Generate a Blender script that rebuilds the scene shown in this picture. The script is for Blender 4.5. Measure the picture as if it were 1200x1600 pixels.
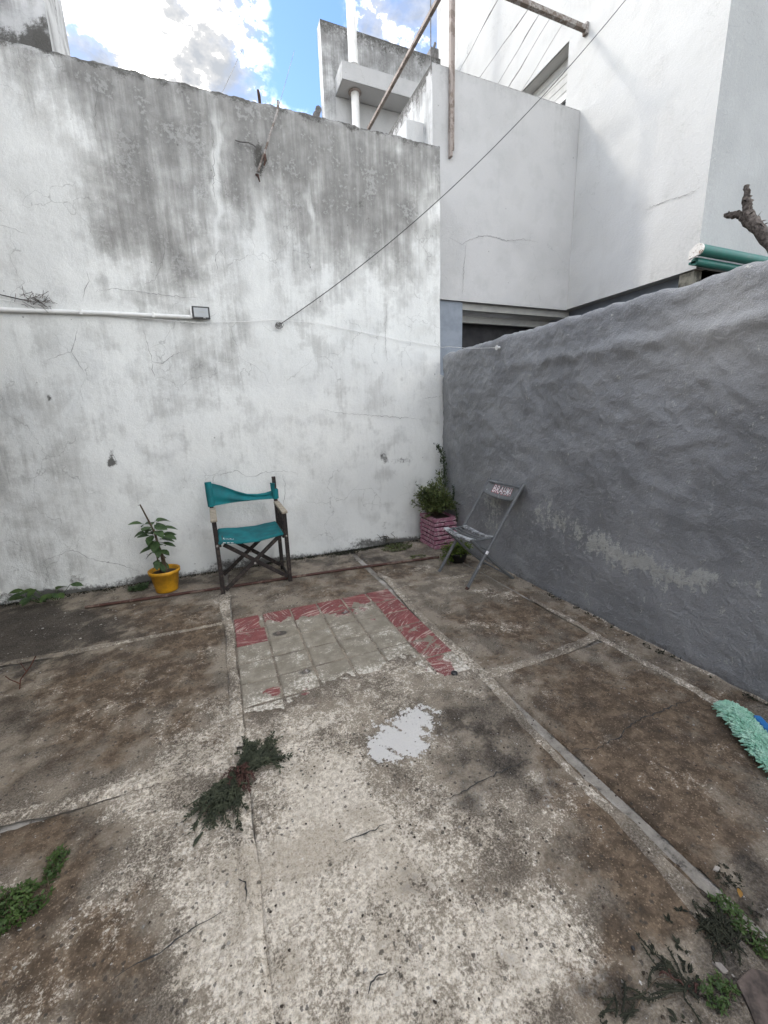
import bpy, bmesh, math, random
import numpy as np
from mathutils import Vector, Matrix

for o in list(bpy.data.objects): bpy.data.objects.remove(o)
sc = bpy.context.scene
COL = sc.collection

# ------------------------------------------------------------------ camera
cam_d = bpy.data.cameras.new('camera'); cam = bpy.data.objects.new('camera', cam_d); COL.objects.link(cam)
cam_d.sensor_fit = 'VERTICAL'; cam_d.sensor_height = 24.0; cam_d.lens = 24.0*634/1600
cam_d.clip_start = 0.05; cam_d.clip_end = 3000
yaw, pit, rol = math.radians(22.01), math.radians(-13.2), math.radians(-1.82)
F = Vector((math.sin(yaw)*math.cos(pit), math.cos(yaw)*math.cos(pit), math.sin(pit)))
Rr = Vector((math.cos(yaw), -math.sin(yaw), 0)); Uu = Rr.cross(F)
R2, U2 = Rr*math.cos(rol)+Uu*math.sin(rol), Uu*math.cos(rol)-Rr*math.sin(rol)
M = Matrix(((R2.x, U2.x, -F.x), (R2.y, U2.y, -F.y), (R2.z, U2.z, -F.z))).to_4x4()
M.translation = (0, 0, 1.42); cam.matrix_world = M
sc.camera = cam
sc.render.resolution_x, sc.render.resolution_y = 768, 1024

# ------------------------------------------------------------------ sky and sun
SUN = Vector((-2.0, 1.0, 1.4)).normalized()          # towards the sun
EL = math.asin(SUN.z); AZ = math.atan2(SUN.x, SUN.y)
w = bpy.data.worlds.new('World'); sc.world = w; w.use_nodes = True
nt = w.node_tree; nt.nodes.clear()
def wn(t, **k):
    n = nt.nodes.new(t)
    for a, b in k.items(): setattr(n, a, b)
    return n
sky = wn('ShaderNodeTexSky', sky_type='NISHITA', sun_disc=False, sun_elevation=EL, sun_rotation=AZ, air_density=1.0, dust_density=0.6, ozone_density=2.0)
tc = wn('ShaderNodeTexCoord'); sep = wn('ShaderNodeSeparateXYZ'); nt.links.new(tc.outputs['Generated'], sep.inputs[0])
zz = wn('ShaderNodeMath', operation='MAXIMUM'); nt.links.new(sep.outputs[2], zz.inputs[0]); zz.inputs[1].default_value = 0.0
za = wn('ShaderNodeMath', operation='ADD'); nt.links.new(zz.outputs[0], za.inputs[0]); za.inputs[1].default_value = 0.25
dv = wn('ShaderNodeVectorMath', operation='DIVIDE'); nt.links.new(tc.outputs['Generated'], dv.inputs[0])
cz = wn('ShaderNodeCombineXYZ')
for i in range(3): nt.links.new(za.outputs[0], cz.inputs[i])
nt.links.new(cz.outputs[0], dv.inputs[1])
mp = wn('ShaderNodeMapping'); nt.links.new(dv.outputs[0], mp.inputs[0]); mp.inputs['Location'].default_value = (2.2, 8.8, 3.0); mp.inputs['Rotation'].default_value = (0, 0, math.radians(-21)); mp.inputs['Scale'].default_value = (1.0, 1.0, 0.6)
cn = wn('ShaderNodeTexNoise'); nt.links.new(mp.outputs[0], cn.inputs['Vector']); cn.inputs['Scale'].default_value = 3.0; cn.inputs['Detail'].default_value = 9; cn.inputs['Roughness'].default_value = 0.56; cn.inputs['Distortion'].default_value = 0.35
cr = wn('ShaderNodeMapRange', interpolation_type='SMOOTHSTEP'); nt.links.new(cn.outputs[0], cr.inputs[0]); cr.inputs[1].default_value = 0.37; cr.inputs[2].default_value = 0.58
cn2 = wn('ShaderNodeTexNoise'); nt.links.new(mp.outputs[0], cn2.inputs['Vector']); cn2.inputs['Scale'].default_value = 8.0; cn2.inputs['Detail'].default_value = 8; cn2.inputs['Roughness'].default_value = 0.6
crp = wn('ShaderNodeValToRGB'); nt.links.new(cn2.outputs[0], crp.inputs[0])
crp.color_ramp.elements[0].position = 0.40; crp.color_ramp.elements[0].color = (1.25, 1.32, 1.42, 1)
crp.color_ramp.elements[1].position = 0.70; crp.color_ramp.elements[1].color = (34.0, 32.4, 29.8, 1)
e_ = crp.color_ramp.elements.new(0.475); e_.color = (1.75, 1.76, 1.78, 1)
e_ = crp.color_ramp.elements.new(0.56); e_.color = (16.0, 15.5, 14.6, 1)
mx = wn('ShaderNodeMix', data_type='RGBA'); nt.links.new(cr.outputs[0], mx.inputs[0]); sm = wn('ShaderNodeMix', data_type='RGBA', blend_type='MULTIPLY'); sm.inputs[0].default_value = 1.0; nt.links.new(sky.outputs[0], sm.inputs[6]); sm.inputs[7].default_value = (.72, .80, .92, 1); nt.links.new(sm.outputs[2], mx.inputs[6]); nt.links.new(crp.outputs[0], mx.inputs[7])
bg = wn('ShaderNodeBackground'); nt.links.new(mx.outputs[2], bg.inputs[0]); bg.inputs[1].default_value = 0.15
wo = wn('ShaderNodeOutputWorld'); nt.links.new(bg.outputs[0], wo.inputs[0])

sun_d = bpy.data.lights.new('sun', 'SUN'); sun_d.energy = 0.5; sun_d.angle = math.radians(5.0); sun_d.color = (1.0, 0.95, 0.88)
sun = bpy.data.objects.new('sun', sun_d); COL.objects.link(sun); sun.rotation_euler = SUN.to_track_quat('Z', 'Y').to_euler(); sun.location = (-8, 6, 12)

sc.view_settings.view_transform = 'Standard'; sc.view_settings.look = 'None'; sc.view_settings.gamma = 1
sc.view_settings.exposure = 1.72; sc.view_settings.use_curve_mapping = False
sc.render.engine = 'CYCLES'
sc.cycles.max_bounces = 5; sc.cycles.diffuse_bounces = 4

# ------------------------------------------------------------------ data measured on the place (metres)
LICHEN = [(0.304, 0.851, 2.562, -1.057, -1.391, -3.19, 1.0),
 (0.142, 1.172, 3.99, -0.846, -1.432, -3.241, 0.9),
 (0.376, 1.295, 3.069, -1.051, -2.286, -5.112, 0.8),
 (0.162, 1.693, 4.188, -0.695, -2.558, -5.631, 0.8),
 (0.537, 1.766, 3.154, -1.08, -2.095, -4.553, 0.55),
 (-0.257, 1.84, 6.127, 0.256, -2.337, -5.156, 0.7),
 (-0.403, 1.55, 5.716, 0.731, -2.481, -5.575, 0.75),
 (-0.172, 1.154, 7.504, 0.022, -1.913, -4.367, 0.8),
 (-0.155, 0.895, 10.551, -0.11, -3.43, -7.937, 0.9),
 (-0.429, 1.308, 9.043, 1.474, -3.355, -7.642, 0.45),
 (0.671, 0.727, 4.65, -3.829, -2.944, -6.741, 0.6),
 (0.963, 0.971, 5.389, -4.825, -5.001, -11.22, 0.5),
 (0.977, 0.828, 8.464, -8.654, -2.911, -6.581, 0.4),
 (0.378, 0.612, 3.609, -2.182, -4.282, -9.935, 0.7),
 (0.172, 0.701, 4.53, -1.552, -4.878, -11.319, 1.0),
 (0.728, 0.541, 8.838, -9.51, -7.598, -17.553, 0.45),
 (0.907, 1.834, 3.508, -1.773, -2.014, -4.322, 0.5),
 (1.963, 2.45, 6.397, -4.972, -4.622, -9.37, 0.9),
 (0.081, 2.603, 8.146, -0.699, -1.785, -3.758, 0.2),
 (-0.348, 1.97, 11.915, 0.947, -4.883, -10.723, 0.4),
 (-0.107, 3.272, 14.972, -0.255, -1.755, -3.593, 0.6),
 (-0.574, 1.394, 13.789, 3.323, -6.54, -14.878, 0.35),
 (1.091, 1.595, 8.3, -5.536, -3.194, -6.911, 0.3)]
DARK = [(1.082, 1.365, 3.835, -2.893, -1.594, -3.492, 0.85),
 (0.953, 1.069, 4.475, -3.685, -3.381, -7.547, 0.7),
 (0.602, 1.074, 6.129, -3.457, -4.53, -10.195, 0.4),
 (0.734, 1.201, 8.192, -4.952, -4.339, -9.669, 0.3),
 (0.549, 0.818, 10.729, -6.93, -6.422, -14.675, 0.45),
 (-1.504, 3.712, 1.944, 0.649, -0.993, -2.057, 0.95),  # far-left blobs: real stains, deepened with the corner's shade
 (-1.491, 3.261, 2.954, 1.101, -1.074, -2.271, 0.95),
 (-0.897, 3.208, 2.149, 0.448, -1.37, -2.865, 0.45),
 (-1.019, 2.185, 6.873, 2.362, -1.71, -3.772, 0.5),
 (-0.175, 2.094, 7.955, 0.023, -2.756, -5.99, 0.25),
 (-0.926, 4.357, 3.112, 0.507, -1.736, -3.443, 0.9),
 (1.14, 0.437, 5.817, -10.444, -4.529, -10.42, 1.0),
 (1.054, 0.346, 5.389, -10.33, -5.574, -12.915, 0.7),
 (1.351, 0.467, 7.625, -15.263, -7.644, -17.467, 0.6),
 (0.806, 0.453, 4.837, -6.326, -5.54, -12.837, 0.5),
 (1.378, 0.515, 4.969, -9.525, -6.037, -13.749, 0.4),
 (-0.516, 2.431, 4.419, 0.565, -2.386, -5.139, 0.2),
 (1.43, 3.755, 1.74, -0.687, -1.931, -3.723, 0.55),
 (-0.18, 3.894, 1.395, 0.004, -1.629, -3.242, 0.5),
 (1.188, 3.666, 1.64, -0.562, -2.506, -4.88, 0.4),
 (2.042, 3.13, 4.639, -2.997, -2.664, -5.212, 0.4),
 (0.245, 4.15, 1.759, -0.164, -2.039, -3.972, 0.5),
 (0.623, 0.482, 8.169, -8.353, -12.065, -28.034, 0.45),
 (1.645, 1.311, 3.709, -4.195, -2.059, -4.462, 0.3),
 (1.862, 0.839, 2.811, -5.047, -2.882, -6.372, 0.12),
 (0.217, 2.029, 9.554, -1.586, -7.666, -16.562, 0.25)]
BROWN = [(-0.664, 2.376, 1.746, 0.325, -0.832, -1.804, 1.0),
 (-0.7, 1.406, 5.852, 1.836, -1.836, -4.187, 0.8),
 (-0.504, 1.045, 5.014, 1.262, -2.529, -5.852, 0.7),
 (1.651, 1.202, 1.265, -1.54, -0.969, -2.111, 1.0),
 (1.417, 0.74, 1.746, -2.683, -1.259, -2.829, 1.0),
 (1.842, 2.149, 1.588, -1.307, -0.872, -1.8, 0.9),
 (1.35, 3.387, 1.89, -0.78, -1.355, -2.663, 0.8),
 (0.587, 3.272, 2.003, -0.425, -1.508, -3.037, 0.6),
 (-0.541, 3.303, 1.765, 0.184, -1.394, -2.877, 0.8),
 (0.955, 0.567, 5.391, -7.05, -2.768, -6.35, 0.8),
 (0.626, 0.505, 5.368, -5.348, -6.924, -16.067, 0.6),
 (-0.296, 2.782, 5.098, 0.213, -1.769, -3.725, 0.7),
 (2.673, 2.715, 2.638, -2.493, -1.401, -2.753, 0.4),
 (2.202, 1.0, 3.221, -5.911, -4.392, -9.545, 0.7),
 (1.157, 0.515, 5.652, -9.29, -4.799, -10.989, 0.7),
 (2.294, 1.683, 2.826, -3.524, -2.611, -5.459, 0.5)]
PAINT = [(0.586, 1.458, 8.264, -3.56, -3.368, -7.43, 0.75),
 (0.728, 1.48, 7.754, -3.92, -4.171, -9.16, 0.7),
 (0.641, 1.372, 10.599, -5.156, -8.188, -18.122, 0.75),
 (0.824, 1.531, 12.689, -6.906, -9.264, -20.242, 0.4),
 (0.521, 1.438, 20.303, -8.088, -5.647, -12.489, 0.6)]
FLOOR_CRACKS = [[(1.237, 1.065), (1.355, 1.022), (1.494, 1.026), (1.645, 1.063), (1.837, 1.058), (2.09, 1.052)],
 [(0.629, 1.073), (0.764, 1.084), (0.862, 1.094), (0.973, 1.094), (1.076, 1.09)],
 [(0.245, 1.084), (0.326, 1.081), (0.404, 1.082)],
 [(-0.406, 0.989), (-0.356, 0.998), (-0.302, 0.998), (-0.263, 1.012), (-0.223, 1.02), (-0.145, 1.033)],
 [(-0.093, 1.107), (-0.071, 1.089), (-0.069, 1.061), (-0.075, 1.031)],
 [(0.196, 0.695), (0.211, 0.712), (0.234, 0.718), (0.26, 0.714)]]
GRIME_SHADE = [(-0.133, 3.525, 2.245, -0.313, 0.387, -2.14, 1.0),
 (-0.139, 2.81, 3.529, -0.474, 0.288, -2.664, 0.8),
 (0.463, 3.542, 7.045, -0.749, 0.419, -2.436, 0.7),
 (1.002, 3.586, 2.206, -0.168, 0.347, -2.071, 0.85),
 (1.767, 3.663, 1.694, -0.057, 0.393, -2.405, 1.0),
 (1.889, 3.252, 2.425, -0.063, 0.383, -3.019, 0.6),
 (1.232, 3.064, 2.712, -0.167, 0.278, -2.367, 0.5),
 (-0.466, 3.041, 6.646, -1.023, 0.445, -3.273, 0.5),
 (-0.009, 1.889, 3.19, -0.387, 0.099, -7.159, 0.45),
 (0.238, 2.19, 5.481, -0.606, 0.116, -2.692, 0.3),
 (1.284, 1.754, 2.471, -0.135, 0.0, -2.697, 0.22),
 (-0.185, 1.312, 4.749, -0.602, -0.159, -3.522, 0.18),
 (-0.311, 3.778, 2.996, -0.454, 1.317, -6.257, 0.6),
 (-0.57, 3.915, 6.475, -1.085, 2.447, -10.598, 0.4),
 (0.83, 3.837, 3.107, -0.271, 1.058, -5.46, 0.7),
 (2.021, 2.87, 3.861, -0.071, 0.267, -2.855, 0.3),
 (1.667, 0.672, 3.267, -0.109, -0.217, -2.328, 0.18),
 (0.885, 2.44, 3.338, -0.26, 0.193, -3.033, 0.22),
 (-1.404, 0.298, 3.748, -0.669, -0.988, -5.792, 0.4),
 (-1.574, 0.765, 1.731, -0.33, -0.185, -1.568, 0.38),  # lower-left blobs: some dirt, deepened to stand in for corner shade
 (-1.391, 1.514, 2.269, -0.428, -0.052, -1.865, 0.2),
 (0.658, 1.15, 1.327, -0.112, -0.227, -3.995, 0.12),
 (-0.409, 1.541, 3.371, -0.47, -0.069, -3.09, 0.15),
 (2.039, 3.865, 2.937, -0.054, 2.415, -13.689, 0.4)]
CLEAN = [(0.249, 3.324, 20.309, -2.373, 0.224, -1.454, 0.9),
 (0.555, 2.733, 12.999, -1.258, 0.14, -1.5, 0.8),
 (0.669, 1.984, 8.439, -0.736, 0.035, -1.599, 0.6),
 (1.458, 2.534, 10.779, -0.516, 0.119, -1.739, 0.5),
 (1.042, 3.196, 21.323, -1.544, 0.43, -3.273, 0.7),
 (0.43, 2.464, 15.252, -1.555, 0.131, -1.911, 0.5),
 (2.168, 3.001, 13.65, -0.143, 0.11, -1.069, 0.5),
 (1.212, 2.232, 15.491, -0.928, 0.062, -1.432, 0.4),
 (0.043, 3.111, 14.91, -1.89, 0.592, -4.349, 0.4),
 (-0.966, 3.177, 3.791, -0.692, 0.283, -1.781, 0.5)]
WMOLD = [(-0.882, 3.639, 13.558, -2.475, 4.607, -22.106, 0.0),
 (0.62, 3.569, 21.241, -2.074, 1.162, -6.752, 0.9),
 (-0.827, 1.153, 42.824, -6.743, -0.865, -13.137, 0.75),
 (-0.819, 1.114, 21.308, -3.34, -2.133, -30.473, 0.7),
 (-1.18, 1.647, 60.349, -10.817, -0.412, -34.051, 0.8),
 (1.678, 0.988, 22.13, -0.741, -0.791, -12.021, 0.6),
 (1.907, 0.938, 6.377, -0.141, -1.616, -23.492, 0.5),
 (1.497, 3.361, 13.152, -0.63, 2.688, -19.1, 0.5),
 (1.588, 3.241, 30.788, -1.31, 1.721, -13.324, 0.5),
 (-1.137, 2.347, 15.951, -2.929, 2.536, -37.509, 0.4),
 (0.665, 2.274, 24.62, -2.183, 1.282, -26.054, 0.6),
 (-1.252, 0.124, 11.941, -2.028, -3.142, -16.751, 0.5),
 (-1.275, -0.01, 1.518, -0.258, -4.796, -23.569, 0.8),
 (-0.675, 0.016, 4.747, -0.674, -3.682, -19.634, 0.7),
 (0.367, 0.01, 1.736, -0.162, -3.483, -20.59, 0.7),
 (1.646, 0.047, 2.112, -0.071, -2.765, -18.78, 0.55),
 (1.652, 0.235, 21.343, -0.714, -1.252, -9.562, 0.4),
 (1.976, 0.42, 30.708, -0.563, -1.064, -9.512, 0.35),
 (-1.665, 0.286, 11.893, -2.268, -3.943, -22.239, 0.4)]
WALL_CRACKS = [[(-0.486, 3.954), (-0.498, 3.778), (-0.538, 3.683), (-0.555, 3.481)],
 [(0.244, 3.895), (0.267, 3.728), (0.261, 3.552), (0.229, 3.321), (0.242, 3.138)],
 [(-0.186, 2.943), (-0.215, 2.736), (-0.266, 2.637), (-0.304, 2.567), (-0.382, 2.532)],
 [(-0.895, 2.179), (-0.934, 2.069), (-0.972, 1.996), (-1.057, 1.965), (-1.133, 1.931)],
 [(-0.972, 1.996), (-0.938, 1.92), (-0.909, 1.842)],
 [(-0.443, 2.18), (-0.428, 2.086), (-0.41, 1.981), (-0.413, 1.93), (-0.337, 1.921), (-0.239, 1.995), (-0.114, 2.03)],
 [(-0.418, 1.93), (-0.411, 1.806)],
 [(-0.178, 0.94), (0.015, 0.942), (0.16, 0.967), (0.235, 0.905), (0.329, 0.897), (0.405, 0.935), (0.577, 0.928), (0.745, 0.895)],
 [(0.577, 0.928), (0.598, 0.739), (0.565, 0.578)],
 [(-1.501, 0.292), (-1.423, 0.335), (-1.357, 0.359), (-1.262, 0.39), (-1.2, 0.374), (-1.138, 0.3), (-1.005, 0.242), (-0.895, 0.193), (-0.803, 0.133), (-0.744, 0.048)],
 [(-1.25, 2.846), (-1.179, 2.834), (-1.096, 2.799)],
 [(1.765, 2.555), (1.727, 2.254), (1.738, 1.945)],
 [(2.395, 1.617), (2.153, 1.606)],
 [(0.185, 2.648), (0.182, 2.796), (0.228, 2.84), (0.262, 2.779)],
 [(-0.828, 2.377), (-0.808, 2.443), (-0.762, 2.519), (-0.767, 2.587)],
 [(1.004, 1.509), (1.268, 1.465), (1.692, 1.428), (2.151, 1.381)],
 [(-0.73, 2.453), (-0.597, 2.478), (-0.328, 2.46), (0.01, 2.455)],
 [(-0.838, 1.235), (-0.811, 1.168), (-0.795, 1.091)]]
LG_CRACKS = [[(2.74, 3.393), (2.93, 3.349), (3.043, 3.415), (3.267, 3.482), (3.406, 3.471), (3.577, 3.456), (3.789, 3.502), (4.041, 3.495)],
 [(2.982, 3.368), (2.951, 3.095), (2.938, 2.783)]]
UP_CRACKS = [[(3.539, 3.507), (3.392, 3.505), (3.272, 3.494), (3.101, 3.464), (2.958, 3.476)]]
WORN = [(1.912, 0.523, -7.485, 0.783, -3.419, -12.056, 0.95),
 (1.739, 0.485, -8.366, 0.943, -4.49, -14.216, 1.0),
 (1.585, 0.471, -9.305, 1.117, -5.795, -17.03, 0.95),
 (1.43, 0.484, -9.054, 1.154, -6.416, -17.984, 0.95),
 (1.293, 0.496, -11.667, 1.565, -8.246, -22.086, 0.8),
 (1.191, 0.552, -18.519, 2.582, -10.172, -27.864, 0.55),
 (2.108, 0.575, -10.831, 1.033, -3.212, -12.914, 0.7),
 (2.357, 0.581, -5.751, 0.48, -3.15, -13.789, 0.5),
 (1.075, 0.543, -9.179, 1.33, -16.215, -41.568, 0.75),
 (3.077, 0.51, -6.416, 0.312, -1.098, -5.349, 0.5),
 (3.181, 0.616, -3.78, 0.166, -1.541, -8.821, 0.3),
 (1.268, 0.43, -21.907, 2.956, -21.479, -52.782, 0.7),
 (1.475, 0.387, -9.97, 1.244, -9.497, -24.346, 0.5),
 (2.43, 0.643, -4.807, 0.385, -2.45, -11.939, 0.45),
 (0.994, 0.525, -19.734, 2.934, -15.552, -37.439, 0.5)]

# ------------------------------------------------------------------ helpers
random.seed(7)
def perlin(x, y, seed=0):
    rs = np.random.RandomState(seed); perm = rs.permutation(512); ang = rs.rand(512)*2*np.pi
    gx, gy = np.cos(ang), np.sin(ang)
    xi, yi = np.floor(x).astype(int), np.floor(y).astype(int); xf, yf = x-xi, y-yi
    u, v = xf*xf*xf*(xf*(xf*6-15)+10), yf*yf*yf*(yf*(yf*6-15)+10)
    def gr(i, j, dx, dy):
        h = perm[(perm[(xi+i) & 511]+yi+j) & 511]; return gx[h]*dx+gy[h]*dy
    a = gr(0,0,xf,yf); b = gr(1,0,xf-1,yf); c = gr(0,1,xf,yf-1); d = gr(1,1,xf-1,yf-1)
    return ((a+(b-a)*u)+((c+(d-c)*u)-(a+(b-a)*u))*v)*1.5
def fbm(x, y, seed=0, oct=4, gain=.5):
    s = 0; a = 1; f = 1
    for k in range(oct): s = s+a*perlin(x*f+k*7.3, y*f-k*3.1, seed+k); a *= gain; f *= 2.03
    return s
def blobmask(x, y, L, power=1.0, warp=0.0, seed=3):
    if warp: x, y = x+warp*fbm(x*4, y*4, seed, 3), y+warp*fbm(x*4+9, y*4+5, seed+20, 3)
    m = np.zeros_like(x)
    for cx, cy, a, b, c, d, amt in L:
        dx, dy = x-cx, y-cy
        q = (a*dx+b*dy)**2+(c*dx+d*dy)**2
        m = np.maximum(m, 0)+amt*np.exp(-(q**power)*0.9)
    return np.clip(m, 0, 1.4)

def link(name, me, mat=None, parent=None):
    o = bpy.data.objects.new(name, me); COL.objects.link(o)
    if mat is not None: me.materials.append(mat)
    if parent is not None: o.parent = parent
    return o
def tag(o, label=None, cat=None, group=None, kind=None):
    if label: o['label'] = label
    if cat: o['category'] = cat
    if group: o['group'] = group
    if kind: o['kind'] = kind
    return o
def empty(name, loc=(0,0,0), rz=0.0, label=None, cat=None, group=None):
    o = bpy.data.objects.new(name, None); COL.objects.link(o); o.location = loc; o.rotation_euler = (0,0,rz); o.empty_display_size = .1
    return tag(o, label, cat, group)
def place(o, parent):
    """parent keeping the vertices in world coordinates"""
    o.parent = parent; o.matrix_parent_inverse = Matrix.Translation(parent.location).inverted() if parent.type == 'EMPTY' else Matrix()
    return o

def gridmesh(name, P, attrs=None, mat=None, smooth=True, loop=False):
    n, m = P.shape[:2]
    idx = np.arange(n*m).reshape(n, m)
    q = np.stack([idx[:-1,:-1], idx[1:,:-1], idx[1:,1:], idx[:-1,1:]], -1).reshape(-1, 4)
    me = bpy.data.meshes.new(name); me.vertices.add(n*m); me.vertices.foreach_set('co', P.reshape(-1).astype(np.float32))
    me.loops.add(q.size); me.loops.foreach_set('vertex_index', q.reshape(-1).astype(np.int32))
    me.polygons.add(len(q)); me.polygons.foreach_set('loop_start', np.arange(0, q.size, 4, dtype=np.int32))
    if smooth: me.polygons.foreach_set('use_smooth', np.ones(len(q), bool))
    me.update(calc_edges=True); me.validate()
    for k, v in (attrs or {}).items():
        a = me.attributes.new(k, 'FLOAT', 'POINT'); a.data.foreach_set('value', v.reshape(-1).astype(np.float32))
    if mat is not None: me.materials.append(mat)
    return me

class MB:
    def __init__(s): s.v = []; s.f = []; s.sm = []
    def add(s, vs, fs, smooth=False):
        b = len(s.v); s.v += [tuple(v) for v in vs]; s.f += [tuple(b+i for i in f) for f in fs]; s.sm += [smooth]*len(fs)
    def box(s, x0, x1, y0, y1, z0, z1):
        s.add([(x0,y0,z0),(x1,y0,z0),(x1,y1,z0),(x0,y1,z0),(x0,y0,z1),(x1,y0,z1),(x1,y1,z1),(x0,y1,z1)],
              [(3,2,1,0),(4,5,6,7),(0,1,5,4),(1,2,6,5),(2,3,7,6),(3,0,4,7)])
    def bar(s, a, b, wd, th, up=(0,0,1)):
        a, b, up = Vector(a), Vector(b), Vector(up); d = (b-a).normalized()
        x = d.cross(up).normalized(); y = x.cross(d)
        vs = [p+x*sx*wd/2+y*sy*th/2 for p in (a, b) for sx, sy in ((-1,-1),(1,-1),(1,1),(-1,1))]
        s.add(vs, [(3,2,1,0),(4,5,6,7),(0,1,5,4),(1,2,6,5),(2,3,7,6),(3,0,4,7)])
    def tube(s, pts, r, seg=8, cap=True):
        pts = [Vector(p) for p in pts]; n = len(pts); rs = r if isinstance(r, (list, tuple)) else [r]*n
        d0 = (pts[1]-pts[0]).normalized(); up = Vector((0,0,1)) if abs(d0.z) < .9 else Vector((1,0,0))
        x = d0.cross(up).normalized(); vs = []
        for i, p in enumerate(pts):
            d = (pts[min(i+1,n-1)]-pts[max(i-1,0)]).normalized()
            x = (x-d*x.dot(d)).normalized(); y = d.cross(x)
            for k in range(seg):
                a = 2*math.pi*k/seg; vs.append(p+(x*math.cos(a)+y*math.sin(a))*rs[i])
        fs = [(i*seg+k, i*seg+(k+1)%seg, (i+1)*seg+(k+1)%seg, (i+1)*seg+k) for i in range(n-1) for k in range(seg)]
        s.add(vs, fs, True)
        if cap:
            s.add(vs[:seg], [tuple(range(seg))[::-1]]); s.add(vs[-seg:], [tuple(range(seg))])
    def lathe(s, prof, c=(0,0,0), seg=24, wob=0.0):
        c = Vector(c); vs = []; n = len(prof)
        for r, z in prof:
            for k in range(seg):
                a = 2*math.pi*k/seg; rr = r*(1+wob*math.sin(3*a+z*9)); vs.append(c+Vector((rr*math.cos(a), rr*math.sin(a), z)))
        s.add(vs, [(i*seg+k, i*seg+(k+1)%seg, (i+1)*seg+(k+1)%seg, (i+1)*seg+k) for i in range(n-1) for k in range(seg)], True)
    def leaf(s, p, d, nrm, L, W, fold=.25, curl=.2, pts=4):
        p, d, nrm = Vector(p), Vector(d).normalized(), Vector(nrm)
        x = d.cross(nrm)
        if x.length < 1e-4: x = d.cross(Vector((.3,.5,.8)))
        x.normalize(); nn = x.cross(d)
        prof = ((0,.05),(.3,.85),(.6,.95),(1,0.0)) if pts == 4 else ((0,.06),(.18,.6),(.4,1),(.65,.9),(.85,.5),(1,0))
        vs = []
        for t, wd in prof:
            c = p+d*L*t-nn*curl*L*t*t
            vs += [c-x*wd*W/2+nn*fold*wd*W/2, c, c+x*wd*W/2+nn*fold*wd*W/2]
        fs = []
        for i in range(len(prof)-1):
            b = 3*i; fs += [(b,b+1,b+4,b+3),(b+1,b+2,b+5,b+4)]
        s.add(vs, fs, True)
    def mesh(s, name):
        me = bpy.data.meshes.new(name); me.from_pydata(s.v, [], s.f)
        me.polygons.foreach_set('use_smooth', s.sm); me.update(); return me
    def build(s, name, mat, parent=None, bevel=0.0, local=False):
        o = link(name, s.mesh(name), mat)
        if bevel:
            b = o.modifiers.new('bevel', 'BEVEL'); b.width = bevel; b.segments = 2; b.limit_method = 'ANGLE'; b.angle_limit = math.radians(50)
        if parent is not None:
            if local: o.parent = parent
            else: place(o, parent)
        return o

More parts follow.
